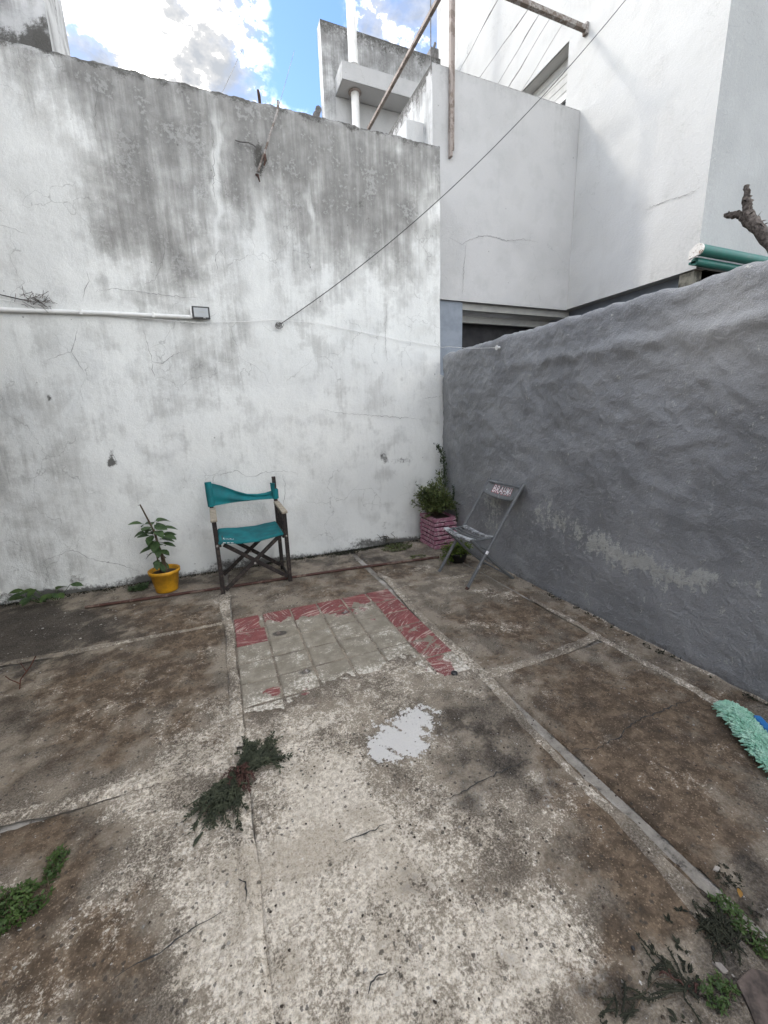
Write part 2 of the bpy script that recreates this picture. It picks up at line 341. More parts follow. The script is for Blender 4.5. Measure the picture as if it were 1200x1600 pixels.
# ------------------------------------------------------------------ materials
class NT:
    def __init__(s, name):
        s.m = bpy.data.materials.new(name); s.m.use_nodes = True; s.t = s.m.node_tree; s.t.nodes.clear()
        s.out = s.t.nodes.new('ShaderNodeOutputMaterial'); s.b = s.t.nodes.new('ShaderNodeBsdfPrincipled'); s.t.links.new(s.b.outputs[0], s.out.inputs[0])
        s.co = s.n('ShaderNodeTexCoord').outputs['Object']
    def n(s, t, **k):
        x = s.t.nodes.new(t)
        for a, b in k.items(): setattr(x, a, b)
        return x
    def set(s, sock, v):
        if isinstance(v, bpy.types.NodeSocket): s.t.links.new(v, sock)
        elif isinstance(v, (tuple, list)) and len(v) == 3 and sock.type == 'RGBA': sock.default_value = (*v, 1)
        else: sock.default_value = v
    def scale(s, v, sc_, loc=(0,0,0), rot=(0,0,0)):
        x = s.n('ShaderNodeMapping'); s.set(x.inputs[0], v); x.inputs['Scale'].default_value = sc_; x.inputs['Location'].default_value = loc; x.inputs['Rotation'].default_value = rot; return x.outputs[0]
    def noise(s, scale, detail=5, rough=.55, dist=0., v=None):
        x = s.n('ShaderNodeTexNoise'); s.set(x.inputs['Vector'], v or s.co); x.inputs['Scale'].default_value = scale; x.inputs['Detail'].default_value = detail; x.inputs['Roughness'].default_value = rough; x.inputs['Distortion'].default_value = dist
        return x.outputs[0]
    def voro(s, scale, feature='F1', v=None, rnd=1.0):
        x = s.n('ShaderNodeTexVoronoi', feature=feature); s.set(x.inputs['Vector'], v or s.co); x.inputs['Scale'].default_value = scale; x.inputs['Randomness'].default_value = rnd; return x
    def math(s, op, a, b=0., c=0., clamp=False):
        x = s.n('ShaderNodeMath', operation=op, use_clamp=clamp); s.set(x.inputs[0], a); s.set(x.inputs[1], b); s.set(x.inputs[2], c); return x.outputs[0]
    def add(s, a, b): return s.math('ADD', a, b)
    def mul(s, a, b): return s.math('MULTIPLY', a, b)
    def mad(s, a, b, c): return s.math('MULTIPLY_ADD', a, b, c)
    def step(s, a, lo, hi):
        x = s.n('ShaderNodeMapRange', interpolation_type='SMOOTHSTEP'); s.set(x.inputs[0], a); x.inputs[1].default_value = lo; x.inputs[2].default_value = hi; return x.outputs[0]
    def rng(s, a, lo, hi, o0, o1):
        x = s.n('ShaderNodeMapRange'); s.set(x.inputs[0], a); x.inputs[1].default_value = lo; x.inputs[2].default_value = hi; x.inputs[3].default_value = o0; x.inputs[4].default_value = o1; return x.outputs[0]
    def mix(s, f, a, b, mode='MIX'):
        x = s.n('ShaderNodeMix', data_type='RGBA', blend_type=mode); s.set(x.inputs[0], f); s.set(x.inputs[6], a); s.set(x.inputs[7], b); return x.outputs[2]
    def attr(s, name):
        x = s.n('ShaderNodeAttribute'); x.attribute_name = name; return x.outputs['Fac']
    def bump(s, h, strength=.5, dist=.01, nrm=None):
        x = s.n('ShaderNodeBump'); s.set(x.inputs['Height'], h); x.inputs['Strength'].default_value = strength; x.inputs['Distance'].default_value = dist
        if nrm: s.set(x.inputs['Normal'], nrm)
        return x.outputs[0]
    def done(s, col, rough=.8, nrm=None, spec=.3, metal=0.):
        s.set(s.b.inputs['Base Color'], col); s.set(s.b.inputs['Roughness'], rough); s.set(s.b.inputs['Specular IOR Level'], spec); s.set(s.b.inputs['Metallic'], metal)
        if nrm: s.set(s.b.inputs['Normal'], nrm)
        return s.m

def plain(name, c, c2=None, scale=12, rough=.7, spec=.3, bump=.2, dist=.004, metal=0., mask=None):
    t = NT(name); n = t.noise(scale, 3, .65); f = t.noise(scale*9, 2)
    col = t.mix(t.step(n, .35, .65), c, c2 or tuple(v*.7 for v in c))
    return t.done(col, t.rng(n, .3, .7, max(rough-.1, 0), min(rough+.1, 1)), t.bump(t.add(n, t.mul(f, .4)), bump, dist), spec, metal)

def concrete_mat():
    t = NT('weathered_concrete')
    n3 = t.noise(60, 4, .75); n4 = t.noise(150, 3, .8); n5 = t.noise(19, 4, .72, .5)
    n2 = t.attr('rough_n')
    base = t.mix(t.step(n2, -.4, .4), (.29,.245,.185), (.145,.121,.092))
    base = t.mix(t.step(n4, .40, .66), base, t.mix(.55, base, (.34,.30,.25)))
    v = t.voro(170); gr = t.n('ShaderNodeSeparateColor'); t.set(gr.inputs[0], v.outputs['Color'])
    grain = t.mul(t.step(gr.outputs[0], .62, 1.0), t.step(v.outputs['Distance'], .62, .2))
    brown = t.mix(t.step(n5, .33, .68), (.092,.068,.046), (.215,.157,.106))
    brown = t.mix(t.step(n2, -.1, .6), brown, t.mix(.5, brown, (.05,.04,.031)))
    brown = t.mix(t.mul(grain, .7), brown, (.36,.27,.185))
    brown = t.mix(t.mul(t.step(n4, .56, .72), .6), brown, (.025,.02,.016))
    bm = t.step(t.add(t.attr('brown'), t.add(t.mad(n3, .9, -.45), t.mad(n4, .5, -.25))), .2, .8)
    col = t.mix(bm, base, brown)
    # crust: grainy, density follows the mask
    lm = t.step(t.add(t.attr('lichen'), t.add(t.mad(n3, 2.0, -1.0), t.add(t.mad(n5, 1.8, -.9), t.mad(n4, 1.8, -.9)))), .2, 1.05)
    lic = t.mix(t.step(n3, .40, .62), (.53,.465,.372), (.79,.722,.615))
    lic = t.mix(t.mul(t.step(n2, -.1, .5), .6), lic, (.44,.38,.295))
    col = t.mix(t.mul(lm, .95), col, lic)
    # pits and black lichen dots of mixed size inside the crust
    v3 = t.voro(46, v=t.scale(t.co, (1,1,1), (.37,.21,0))); g3 = t.n('ShaderNodeSeparateColor'); t.set(g3.inputs[0], v3.outputs['Color'])
    rad = t.mul(t.step(g3.outputs[2], .7, 1.0), .26)
    dot = t.math('GREATER_THAN', t.math('SUBTRACT', rad, t.add(v3.outputs['Distance'], t.mad(n3, .8, -.4))), 0.0)
    col = t.mix(t.mul(dot, .72), col, (.06,.054,.047))
    dm = t.step(t.add(t.attr('dark'), t.add(t.mad(n3, 1.3, -.65), t.add(t.mad(n5, .7, -.35), t.mad(n4, .9, -.45)))), .22, .95)
    col = t.mix(t.mul(dm, .86), col, t.mix(t.step(n4, .3, .7), (.014,.013,.011), (.10,.088,.075)))
    pm = t.step(t.add(t.attr('paint'), t.add(t.mad(n5, 1.4, -.7), t.add(t.mad(n3, 2.2, -1.1), t.mad(n4, 1.0, -.5)))), .45, .62)
    col = t.mix(t.mul(pm, .95), col, t.mix(t.step(n4, .3, .7), (.82,.80,.765), (.60,.585,.55)))
    gx = t.math('MULTIPLY_ADD', n4, 1.15, .43); gc = t.n('ShaderNodeCombineColor')
    for i in range(3): t.set(gc.inputs[i], gx)
    col = t.mix(1.0, col, gc.outputs[0], 'MULTIPLY')
    return t.done(col, .92, t.bump(t.add(n3, t.mul(n4, .9)), 1.0, .009), .18)

def mortar_mat():
    t = NT('mortar'); n1 = t.noise(5, 3, .6); n2 = t.noise(26, 5, .7); n3 = t.noise(170, 3, .7)
    col = t.mix(t.step(n2, .3, .7), (.29,.265,.225), (.185,.167,.143))
    col = t.mix(t.step(t.add(n1, t.mul(n3, .3)), .62, .8), col, (.40,.375,.335))
    col = t.mix(t.mul(t.step(t.add(n2, t.mul(n3, .35)), .74, .86), .8), col, (.07,.063,.056))
    lm = t.step(t.add(t.attr('lichen'), t.add(t.mad(n2, 1.5, -.75), t.mad(n3, 1.8, -.9))), .5, 1.15)
    col = t.mix(t.mul(lm, .8), col, (.50,.475,.44))
    col = t.mix(t.mul(t.step(t.add(t.attr('dark'), t.mad(n2, .8, -.4)), .2, .9), .85), col, (.05,.046,.042))
    return t.done(col, .9, t.bump(t.add(n2, t.mul(n3, .6)), .8, .006), .2)

def tile_mat():
    t = NT('worn_red_tile')
    at = t.n('ShaderNodeAttribute'); at.attribute_name = 'st'
    n2 = t.noise(11, 4, .68); n3 = t.noise(48, 4, .7); n4 = t.noise(200, 3, .7)
    st1 = t.noise(1.0, 3, .6, .08, v=t.scale(at.outputs['Vector'], (6, 78, 1)))
    st2 = t.noise(1.0, 3, .55, .1, v=t.scale(at.outputs['Vector'], (4, 22, 1), (3,1,0)))
    cem = t.mix(t.step(n2, .35, .68), (.215,.19,.145), (.30,.27,.215))
    cem = t.mix(t.mul(t.step(n4, .45, .7), .4), cem, (.16,.143,.12))
    red = t.mix(t.step(n2, .3, .7), (.225,.070,.066), (.155,.052,.05))
    red = t.mix(t.mul(t.step(n4, .5, .7), .4), red, (.30,.16,.14))
    red = t.mix(t.mul(t.mul(t.step(st1, .53, .60), t.step(st2, .40, .55)), .85), red, (.42,.32,.275))
    rm = t.step(t.add(t.attr('red'), t.add(t.mad(n2, 1.2, -.6), t.add(t.mad(n3, .5, -.25), t.mad(st2, .7, -.35)))), .42, .56)
    col = t.mix(rm, cem, red)
    lm = t.step(t.add(t.attr('lichen'), t.add(t.mad(n3, 1.5, -.75), t.add(t.mad(n2, 1.2, -.6), t.mad(n4, 1.6, -.8)))), .42, 1.0)
    col = t.mix(t.mul(lm, .9), col, t.mix(t.step(n3, .38, .62), (.38,.345,.285), (.70,.655,.57)))
    dm = t.step(t.add(t.attr('dark'), t.add(t.mad(n3, 1.1, -.55), t.mad(n2, .8, -.4))), .35, .95)
    col = t.mix(t.mul(dm, .85), col, (.045,.041,.037))
    gx = t.math('MULTIPLY_ADD', n4, .9, .55); gc = t.n('ShaderNodeCombineColor')
    for i in range(3): t.set(gc.inputs[i], gx)
    col = t.mix(1.0, col, gc.outputs[0], 'MULTIPLY')
    return t.done(col, .8, t.bump(t.add(n3, t.mul(n4, .6)), .7, .005), .25)

def wall_mat(name, base=(.70,.71,.685), base2=(.63,.64,.62), grimec=(.255,.253,.24), grime=1.0, streak=1.0, crackle=1.0, blotch=1.0):
    t = NT(name)
    n2 = t.attr('rough_n'); n1 = t.attr('broad_n')
    sv = t.scale(t.co, (1, 1, .06)); n3 = t.noise(30, 4, .7); n4 = t.noise(170, 3, .7)
    s1 = t.noise(15, 4, .65, .4, v=sv); s2 = t.noise(46, 3, .6, .3, v=t.scale(t.co, (1,1,.05), (3,1,2)))
    col = t.mix(t.step(n1, -.3, .4), base, base2)
    col = t.mix(t.mul(t.step(n2, .0, .6), .35*blotch), col, tuple(v*.8 for v in base2))
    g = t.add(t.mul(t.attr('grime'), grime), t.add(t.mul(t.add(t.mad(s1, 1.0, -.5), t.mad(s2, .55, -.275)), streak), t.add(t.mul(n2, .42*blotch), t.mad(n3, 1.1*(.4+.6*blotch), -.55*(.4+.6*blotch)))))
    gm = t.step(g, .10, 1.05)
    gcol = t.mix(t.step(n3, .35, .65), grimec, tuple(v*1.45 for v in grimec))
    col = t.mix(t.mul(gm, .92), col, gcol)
    dk = t.step(t.add(g, t.mad(n4, .7, -.35)), .85, 1.5)
    col = t.mix(t.mul(dk, .6), col, (.115,.113,.107))
    fl = t.mul(t.step(t.add(n3, t.mul(n2, .18)), .60, .68), t.step(g, .15, .5))
    col = t.mix(t.mul(fl, .2), col, tuple(v*.9 for v in base))
    c = t.step(t.add(t.attr('clean'), t.add(t.mad(s1, 1.2, -.6), t.mul(n2, .2))), .2, .85)
    col = t.mix(t.mul(c, .7), col, tuple(v*1.03 for v in base))
    col = t.mix(t.mul(t.step(n4, .52, .75), .18), col, (.2,.2,.19))
    # hairline crazing (edge distance of warped cells)
    wz = t.n('ShaderNodeTexNoise'); wz.inputs['Scale'].default_value = 4; wz.inputs['Detail'].default_value = 4; t.set(wz.inputs['Vector'], t.co)
    ws = t.n('ShaderNodeVectorMath', operation='SCALE'); t.set(ws.inputs[0], wz.outputs['Color']); ws.inputs['Scale'].default_value = .45
    wv = t.n('ShaderNodeVectorMath', operation='ADD'); t.set(wv.inputs[0], t.co); t.set(wv.inputs[1], ws.outputs[0])
    ve = t.voro(1.9, 'DISTANCE_TO_EDGE', wv.outputs[0])
    cm = t.mul(t.step(ve.outputs['Distance'], .007, .002), t.step(n1, .05, .3))
    col = t.mix(t.mul(cm, .35*crackle), col, (.13,.13,.125))
    mm = t.step(t.add(t.attr('mold'), t.add(t.mad(n3, 1.3, -.65), t.mad(n4, .9, -.45))), .30, .80)
    col = t.mix(t.mul(mm, .9), col, t.mix(n4, (.03,.03,.027), (.085,.08,.07)))
    vd = t.voro(13); gd = t.n('ShaderNodeSeparateColor'); t.set(gd.inputs[0], vd.outputs['Color'])
    dot = t.math('GREATER_THAN', t.math('SUBTRACT', t.mul(t.step(gd.outputs[0], .82, 1.0), .085), t.add(vd.outputs['Distance'], t.mad(n3, .12, -.06))), 0.0)
    col = t.mix(t.mul(dot, .6), col, (.09,.088,.08))
    gx = t.math('MULTIPLY_ADD', n4, .42, .79); gc = t.n('ShaderNodeCombineColor')
    for i in range(3): t.set(gc.inputs[i], gx)
    col = t.mix(1.0, col, gc.outputs[0], 'MULTIPLY')
    return t.done(col, .86, t.bump(t.add(n3, t.mul(n4, .55)), .7, .007), .25)

def grey_mat():
    t = NT('grey_painted_plaster')
    n1 = t.attr('broad_n'); n2 = t.noise(8, 4, .62, .6); n3 = t.noise(38, 4, .7); n4 = t.noise(170, 3, .65)
    sv = t.noise(24, 4, .65, .4, v=t.scale(t.co, (1,1,.3)))
    col = t.mix(t.step(n1, -.4, .4), (.212,.219,.225), (.278,.286,.292))
    col = t.mix(t.mul(t.step(n2, .48, .7), .5), col, (.345,.354,.361))
    col = t.mix(t.mul(t.step(n3, .58, .75), .4), col, (.135,.14,.144))
    col = t.mix(t.mul(t.step(n4, .58, .78), .3), col, (.38,.382,.388))
    wm = t.step(t.add(t.attr('worn'), t.add(t.mad(sv, 2.6, -1.3), t.add(t.mad(n3, 2.4, -1.2), t.mad(n4, 1.2, -.6)))), .45, .85)
    col = t.mix(t.mul(wm, .75), col, t.mix(n3, (.40,.405,.375), (.54,.545,.50)))
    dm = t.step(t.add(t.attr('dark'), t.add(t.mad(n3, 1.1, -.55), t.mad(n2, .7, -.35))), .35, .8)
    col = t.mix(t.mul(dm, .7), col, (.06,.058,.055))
    gx = t.math('MULTIPLY_ADD', n4, .55, .72); gc = t.n('ShaderNodeCombineColor')
    for i in range(3): t.set(gc.inputs[i], gx)
    col = t.mix(1.0, col, gc.outputs[0], 'MULTIPLY')
    return t.done(col, t.rng(n2, .3, .7, .42, .6), t.bump(t.add(t.mul(n2, 1.0), t.add(t.mul(n3, .8), t.mul(n4, .5))), .8, .02), .5)

def leafmat(name, a, b, c=None, rough=.55, trans=.25):
    t = NT(name); n = t.noise(23, 4, .6); n2 = t.noise(160, 3)
    col = t.mix(t.step(n, .32, .68), a, b)
    if c: col = t.mix(t.mul(t.step(n2, .52, .7), .6), col, c)
    t.done(col, rough, None, .35)
    t.b.inputs['Subsurface Weight'].default_value = 0
    tr = t.n('ShaderNodeBsdfTranslucent'); t.set(tr.inputs[0], col); mxs = t.n('ShaderNodeMixShader'); mxs.inputs[0].default_value = trans
    t.t.links.new(t.b.outputs[0], mxs.inputs[1]); t.t.links.new(tr.outputs[0], mxs.inputs[2]); t.t.links.new(mxs.outputs[0], t.out.inputs[0])
    return t.m

def worn_metal(name, paint, rust, amt=.55, rough=.5, spec=.5, sc_=30):
    t = NT(name); n = t.noise(sc_, 4, .7); n2 = t.noise(sc_*5, 2, .6)
    m = t.step(t.add(n, t.mul(n2, .2)), amt, amt+.12)
    col = t.mix(m, t.mix(t.step(n2, .3, .7), paint, tuple(v*.75 for v in paint)), rust)
    return t.done(col, t.rng(n, .3, .7, rough-.1, rough+.2), t.bump(t.add(n, n2), .3, .002), spec)

MAT = dict(
    concrete=concrete_mat(), mortar=mortar_mat(), tile=tile_mat(),
    white_wall=wall_mat('stained_white_plaster', blotch=.75),
    lg_wall=wall_mat('pale_grey_plaster', (.47,.47,.465), (.435,.435,.43), (.30,.30,.295), .9, .75, .5, .45),
    up_wall=wall_mat('white_plaster', (.52,.52,.505), (.49,.49,.475), (.36,.355,.34), .9, .7, .4, .45),
    tank=wall_mat('streaked_grey_plaster', (.56,.565,.56), (.45,.455,.45), (.19,.19,.185), 1.0, 1.3, .5),
    front=wall_mat('pale_green_plaster', (.35,.362,.36), (.32,.332,.33), (.34,.35,.34), .9, .4, .4, .4),
    grey=grey_mat(),
    bluegrey=plain('blue_grey_paint', (.23,.26,.30), (.19,.215,.25), 6, .7),
    crack=plain('crack_dark', (.035,.034,.032), (.06,.058,.054), 60, .95),
    crack_soft=plain('crack_grey', (.16,.16,.155), (.24,.24,.23), 60, .95),
    soil=plain('soil', (.035,.027,.02), (.06,.045,.033), 40, .95, bump=.8, dist=.01),
    ground=plain('bare_ground', (.14,.115,.09), (.10,.082,.066), 2, .95),
    dark=plain('interior_shade', (.03,.03,.032), (.02,.02,.022), 5, .8),
    frame=plain('grey_window_frame', (.30,.30,.28), (.26,.26,.25), 8, .5),
    glass=plain('dark_glass', (.05,.055,.06), (.04,.045,.05), 3, .08, .6, 0.),
    shutter=plain('shutter_slats', (.5,.5,.48), (.44,.44,.42), 9, .5),
    pvc=plain('white_pvc', (.72,.72,.70), (.64,.64,.62), 8, .4, .5, .05),
    rustpole=worn_metal('rusty_steel', (.20,.16,.135), (.30,.26,.235), .5, .7, .3, 9),
    beam=worn_metal('weathered_steel', (.33,.31,.29), (.15,.12,.10), .55, .7, .3, 14),
    wire=plain('black_cable', (.02,.02,.02), (.03,.03,.03), 30, .6),
    pale_wire=plain('pale_wire', (.34,.33,.32), (.22,.21,.20), 9, .6),
    brick=plain('dark_brick', (.12,.085,.07), (.09,.066,.056), 6, .9),
    mouldy=plain('mouldy_plaster', (.16,.155,.13), (.05,.048,.04), 14, .95),
    wire_grey=plain('steel_wire', (.16,.155,.15), (.10,.095,.09), 30, .6),
    string=plain('white_string', (.74,.74,.72), (.62,.62,.60), 40, .7),
    black=plain('black_plastic', (.012,.012,.013), (.02,.02,.02), 30, .35, .5, .05),
    lamp_glass=plain('floodlight_glass', (.34,.36,.37), (.30,.32,.33), 5, .15, .5, 0.),
    green=plain('green_awning', (.010,.095,.078), (.014,.12,.10), 9, .5),
    awn_cap=worn_metal('awning_cap', (.68,.66,.62), (.16,.08,.04), .66, .6, .3, 22),
    bark=plain('bark', (.19,.165,.145), (.085,.072,.063), 45, .95, .1, .9, .02),
    teal=plain('teal_canvas', (.010,.150,.165), (.018,.108,.12), 9, .8, .2, .3, .002),
    darkwood=worn_metal('dark_stained_wood', (.020,.015,.014), (.055,.042,.036), .6, .55, .3, 26),
    rawwood=plain('bare_wood', (.34,.30,.235), (.25,.215,.165), 30, .8),
    chair_metal=worn_metal('grey_chair_paint', (.12,.127,.13), (.30,.30,.295), .70, .42, .5, 24),
    chair_slat=worn_metal('worn_chair_slat', (.12,.125,.128), (.46,.47,.475), .55, .4, .5, 20),
    chair_panel=worn_metal('grey_panel_paint', (.17,.178,.178), (.26,.26,.255), .66, .5, .4, 20),
    rust=plain('rust', (.075,.04,.03), (.04,.026,.02), 40, .9),
    print_white=plain('white_print', (.80,.80,.80), (.72,.72,.72), 60, .5),
    print_red=plain('red_print', (.42,.03,.03), (.35,.03,.03), 60, .5),
    pink=worn_metal('pink_brick_paint', (.36,.155,.215), (.46,.32,.35), .58, .8, .2, 30),
    pinkgap=plain('pink_joint', (.06,.022,.034), (.03,.014,.02), 40, .95),
    yellow=plain('yellow_plastic', (.60,.30,.012), (.40,.20,.016), 11, .55, .4, .2),
    blackpot=plain('black_pot', (.012,.012,.012), (.02,.02,.02), 9, .6),
    leaf=leafmat('dark_green_leaf', (.028,.058,.02), (.065,.115,.04), (.10,.14,.06)),
    bush=leafmat('olive_leaf', (.045,.07,.02), (.16,.19,.065), (.065,.085,.036)),
    bushtip=leafmat('dark_sprig', (.03,.05,.024), (.075,.10,.045)),
    lime=leafmat('yellow_green_leaf', (.055,.095,.014), (.14,.19,.03), (.03,.05,.012)),
    weed=leafmat('dull_weed', (.024,.030,.017), (.055,.063,.035), (.075,.078,.05), .8, .1),
    weedred=leafmat('reddish_weed', (.055,.022,.018), (.085,.04,.03), (.04,.03,.02), .8, .1),
    weedgreen=leafmat('green_weed', (.03,.06,.014), (.075,.125,.03), (.05,.07,.02)),
    moss=leafmat('dark_moss', (.014,.016,.010), (.032,.034,.02), (.05,.05,.034), .95, .05),
    stem=plain('brown_stem', (.10,.075,.05), (.06,.045,.03), 40, .9),
    redstem=plain('red_stem', (.10,.035,.022), (.05,.022,.016), 40, .8),
    rod=worn_metal('red_brown_rod', (.075,.034,.026), (.16,.115,.09), .60, .6, .3, 8),
    mopgreen=leafmat('green_chenille', (.28,.55,.40), (.48,.72,.58), (.34,.60,.45), .95, .15),
    mopblue=plain('blue_plastic', (.015,.13,.36), (.02,.16,.42), 10, .4, .5, .1),
    dryleaf=leafmat('dry_leaf', (.36,.20,.05), (.26,.13,.04)),
    stone=plain('broken_stone', (.33,.30,.26), (.24,.215,.19), 20, .9, bump=.6),
    paver=plain('mauve_paver', (.11,.085,.072), (.045,.037,.032), 24, .9, bump=.8),
    debris=plain('pale_debris', (.36,.335,.295), (.20,.185,.16), 30, .9),
)
# ------------------------------------------------------------------ ground and yard floor
def ribbon_cracks(name, L, plane, off, parent, mat, wmin=.0012, wmax=.004):
    """each crack: a thin irregular dark sliver just proud of the surface"""
    for ci, pl in enumerate(L):
        rnd = random.Random(ci*13+len(pl)); pts = []
        for i in range(len(pl)-1):
            a, b = Vector(pl[i]), Vector(pl[i+1]); k = max(3, int((b-a).length/.018)); nrm = Vector((-(b-a).y, (b-a).x)).normalized()
            for j in range(k): pts.append(a.lerp(b, j/k)+nrm*rnd.gauss(0, min(.0045, (b-a).length*.03)))
        pts.append(Vector(pl[-1])); mb = MB(); vs = []
        n = len(pts)
        for i, p in enumerate(pts):
            d = (pts[min(i+1,n-1)]-pts[max(i-1,0)]); d = d.normalized() if d.length > 0 else Vector((1,0)); nn = Vector((-d.y, d.x))
            wd = (wmin+(wmax-wmin)*rnd.random())*min(1, .25+3*min(i, n-1-i)/n)
            for s in (-1, 1):
                q = p+nn*wd*s/2
                vs.append({'f': (q.x, q.y, off), 'w': (q.x, off, q.y), 'u': (off, q.x, q.y)}[plane])
        mb.add(vs, [(2*i, 2*i+1, 2*i+3, 2*i+2) for i in range(n-1)])
        mb.build('crack', mat, parent)

mb = MB(); mb.add([(-300,-300,-.09),(300,-300,-.09),(300,300,-.09),(-300,300,-.09)], [(0,1,2,3)])
tag(mb.build('ground', MAT['ground']), kind='structure')
mb = MB(); mb.box(-1.95, 2.5, -3.0, 4.12, -.085, -.018)
floor = tag(mb.build('yard_floor', MAT['mortar']), kind='structure')

def floor_masks(X, Y):
    n = fbm(X*4.5, Y*4.5, 19, 5, .62); n_ = fbm(X*6+4, Y*6, 23, 5, .62)
    d = dict(lichen=blobmask(X, Y, LICHEN, 1.0, .10, 5)*.78+.26*n+.30*fbm(X*2.3, Y*2.3, 27, 4, .6)-.04, dark=blobmask(X, Y, DARK, 1.0, .09, 9)+.42*n_-.10, brown=blobmask(X, Y, BROWN, 1.0, .08, 13)*.85+.34*n_,
             paint=blobmask(X, Y, PAINT, 1.6, .035, 17)*(.95+.9*fbm((X*.8+Y*.6)*26, (Y*.8-X*.6)*6, 18, 3)), rough_n=fbm(X*5+2, Y*5, 29, 5, .6))
    d['lichen'] = d['lichen']-.25*np.clip(d['brown']-.6, 0, 1)
    return d
def floor_z(X, Y):
    return .004*fbm(X*1.7, Y*1.7, 31, 3)+.0022*fbm(X*14, Y*14, 37, 4)
def slab(x0, x1, y0, y1, res, seed, dz=0.0):
    nx, ny = int((x1-x0)/res)+2, int((y1-y0)/res)+2
    X, Y = np.meshgrid(np.linspace(x0, x1, nx), np.linspace(y0, y1, ny), indexing='ij')
    if dz == 'bed':
        k_ = np.clip((2.02+.10*fbm(X*3.3, Y*3.3, 33, 4)-Y)/.22, 0, 1)*np.clip((1.05-X)/.12, .25, 1)
        dz = -.0025+.009*k_+.003*fbm(X*22, Y*22, 35, 3)*k_
    mk = floor_masks(X, Y)
    if not np.isscalar(dz): mk['dark'] = mk['dark']+.15*(1-np.clip(k_*3, 0, 1))
    e = np.minimum(np.minimum(X-x0, x1-X), np.minimum(Y-y0, y1-Y))+.006*fbm(X*16, Y*16, seed, 3)
    Z = floor_z(X, Y)+dz-.02*np.clip(1-e/.012, 0, 1)**2
    o = link('concrete_slab', gridmesh('concrete_slab', np.stack([X, Y, Z], -1), mk, MAT['concrete'])); o.parent = floor
    return o
XS = ((-1.94, -.085), (-.035, 1.215), (1.265, 2.125))
YS = ((2.985, 4.115), (1.665, 2.945), (-.6, 1.625))
for i, (x0, x1) in enumerate(XS):
    for j, (y0, y1) in enumerate(YS):
        res = .009 if j == 2 else .014
        if i == 1 and j == 1:                                   # the tiled bay: rough bed under and around the tiles
            slab(x0, x1, 1.57, y1, .010, 100, 'bed'); continue
        if j == 2: slab(x0, x1, .25, y1+(.085 if i == 1 else 0), .009, i*10+j); slab(x0, x1, y0, .245, .03, i*10+j+5)
        else: slab(x0, x1, y0, y1, res, i*10+j)
slab(2.15, 2.47, -.6, 4.115, .014, 77, -.003)
slab(-1.94, 2.47, -3.0, -.62, .05, 78)

def strip(path, width, hgt, seed, res=.012):
    """mortar laid over a joint; feathered edges sink below the slabs"""
    P = [Vector(p) for p in path]; L = [0]
    for a, b in zip(P, P[1:]): L.append(L[-1]+(b-a).length)
    n = int(L[-1]/res)+2; m = 13
    s = np.linspace(0, L[-1], n); px_ = np.interp(s, L, [p.x for p in P]); py_ = np.interp(s, L, [p.y for p in P]); wd = np.interp(s, L, width)
    tx, ty = np.gradient(px_), np.gradient(py_); tl = np.hypot(tx, ty); tx, ty = tx/tl, ty/tl
    T = np.linspace(-1, 1, m)[None, :]
    S = s[:, None]+0*T
    off = T*(wd[:, None]*.52)+.012*fbm(S*3, S*0+seed, seed, 3)
    X, Y = px_[:, None]-ty[:, None]*off, py_[:, None]+tx[:, None]*off
    Z = floor_z(X, Y)+hgt*(1-1.9*np.abs(T)**2.2)+.0035*fbm(S*9+seed, T*1.5+seed*3, seed+3, 4)-.001
    smk = floor_masks(X, Y); smk['brown'] = smk['brown']*.35-.12; smk['lichen'] = smk['lichen']*.7+.38; smk['dark'] = smk['dark']*.75-.05
    o = link('mortar_strip', gridmesh('mortar_strip', np.stack([X, Y, Z], -1), smk, MAT['concrete'])); o.parent = floor
strip([(-.075,3.55),(-.085,3.2),(-.062,2.9),(-.055,2.3),(-.06,1.68)], [.10,.085,.055,.05,.07], .005, 1)
strip([(-.06,1.66),(-.065,1.2),(-.07,.8),(-.07,.2),(-.07,-.6)], [.06,.06,.09,.09,.08], .005, 2)
strip([(1.27,3.32),(1.30,3.1),(1.30,2.97),(1.245,2.6),(1.235,2.1),(1.235,1.64)], [.06,.09,.09,.05,.06,.08], .005, 3)
strip([(1.235,1.66),(1.19,1.25),(1.175,.95),(1.18,.72),(1.15,.45),(1.12,.3)], [.09,.055,.05,.075,.10,.09], .006, 4)
strip([(-1.9,3.06),(-1.4,3.0),(-.8,2.965),(-.1,2.935)], [.03,.05,.06,.05], .005, 5)
strip([(1.30,2.97),(1.6,2.955),(1.85,2.93),(2.12,2.93)], [.08,.075,.07,.05], .005, 6)
strip([(-1.9,1.78),(-.95,1.70),(-.6,1.665),(-.07,1.645)], [.07,.07,.08,.09], .006, 7)
strip([(1.25,1.655),(1.6,1.645),(1.9,1.66),(2.16,1.70)], [.08,.07,.07,.07], .005, 8)
strip([(2.15,2.3),(2.14,1.7),(2.135,1.2),(2.14,.7),(2.14,.2)], [.03,.05,.06,.06,.05], .004, 9)
strip([(2.37,4.05),(2.372,2.4),(2.368,1.2),(2.365,-.4)], [.05,.05,.06,.06], .008, 10)
ribbon_cracks('crack', FLOOR_CRACKS, 'f', .0065, floor, MAT['crack'], .002, .0065)

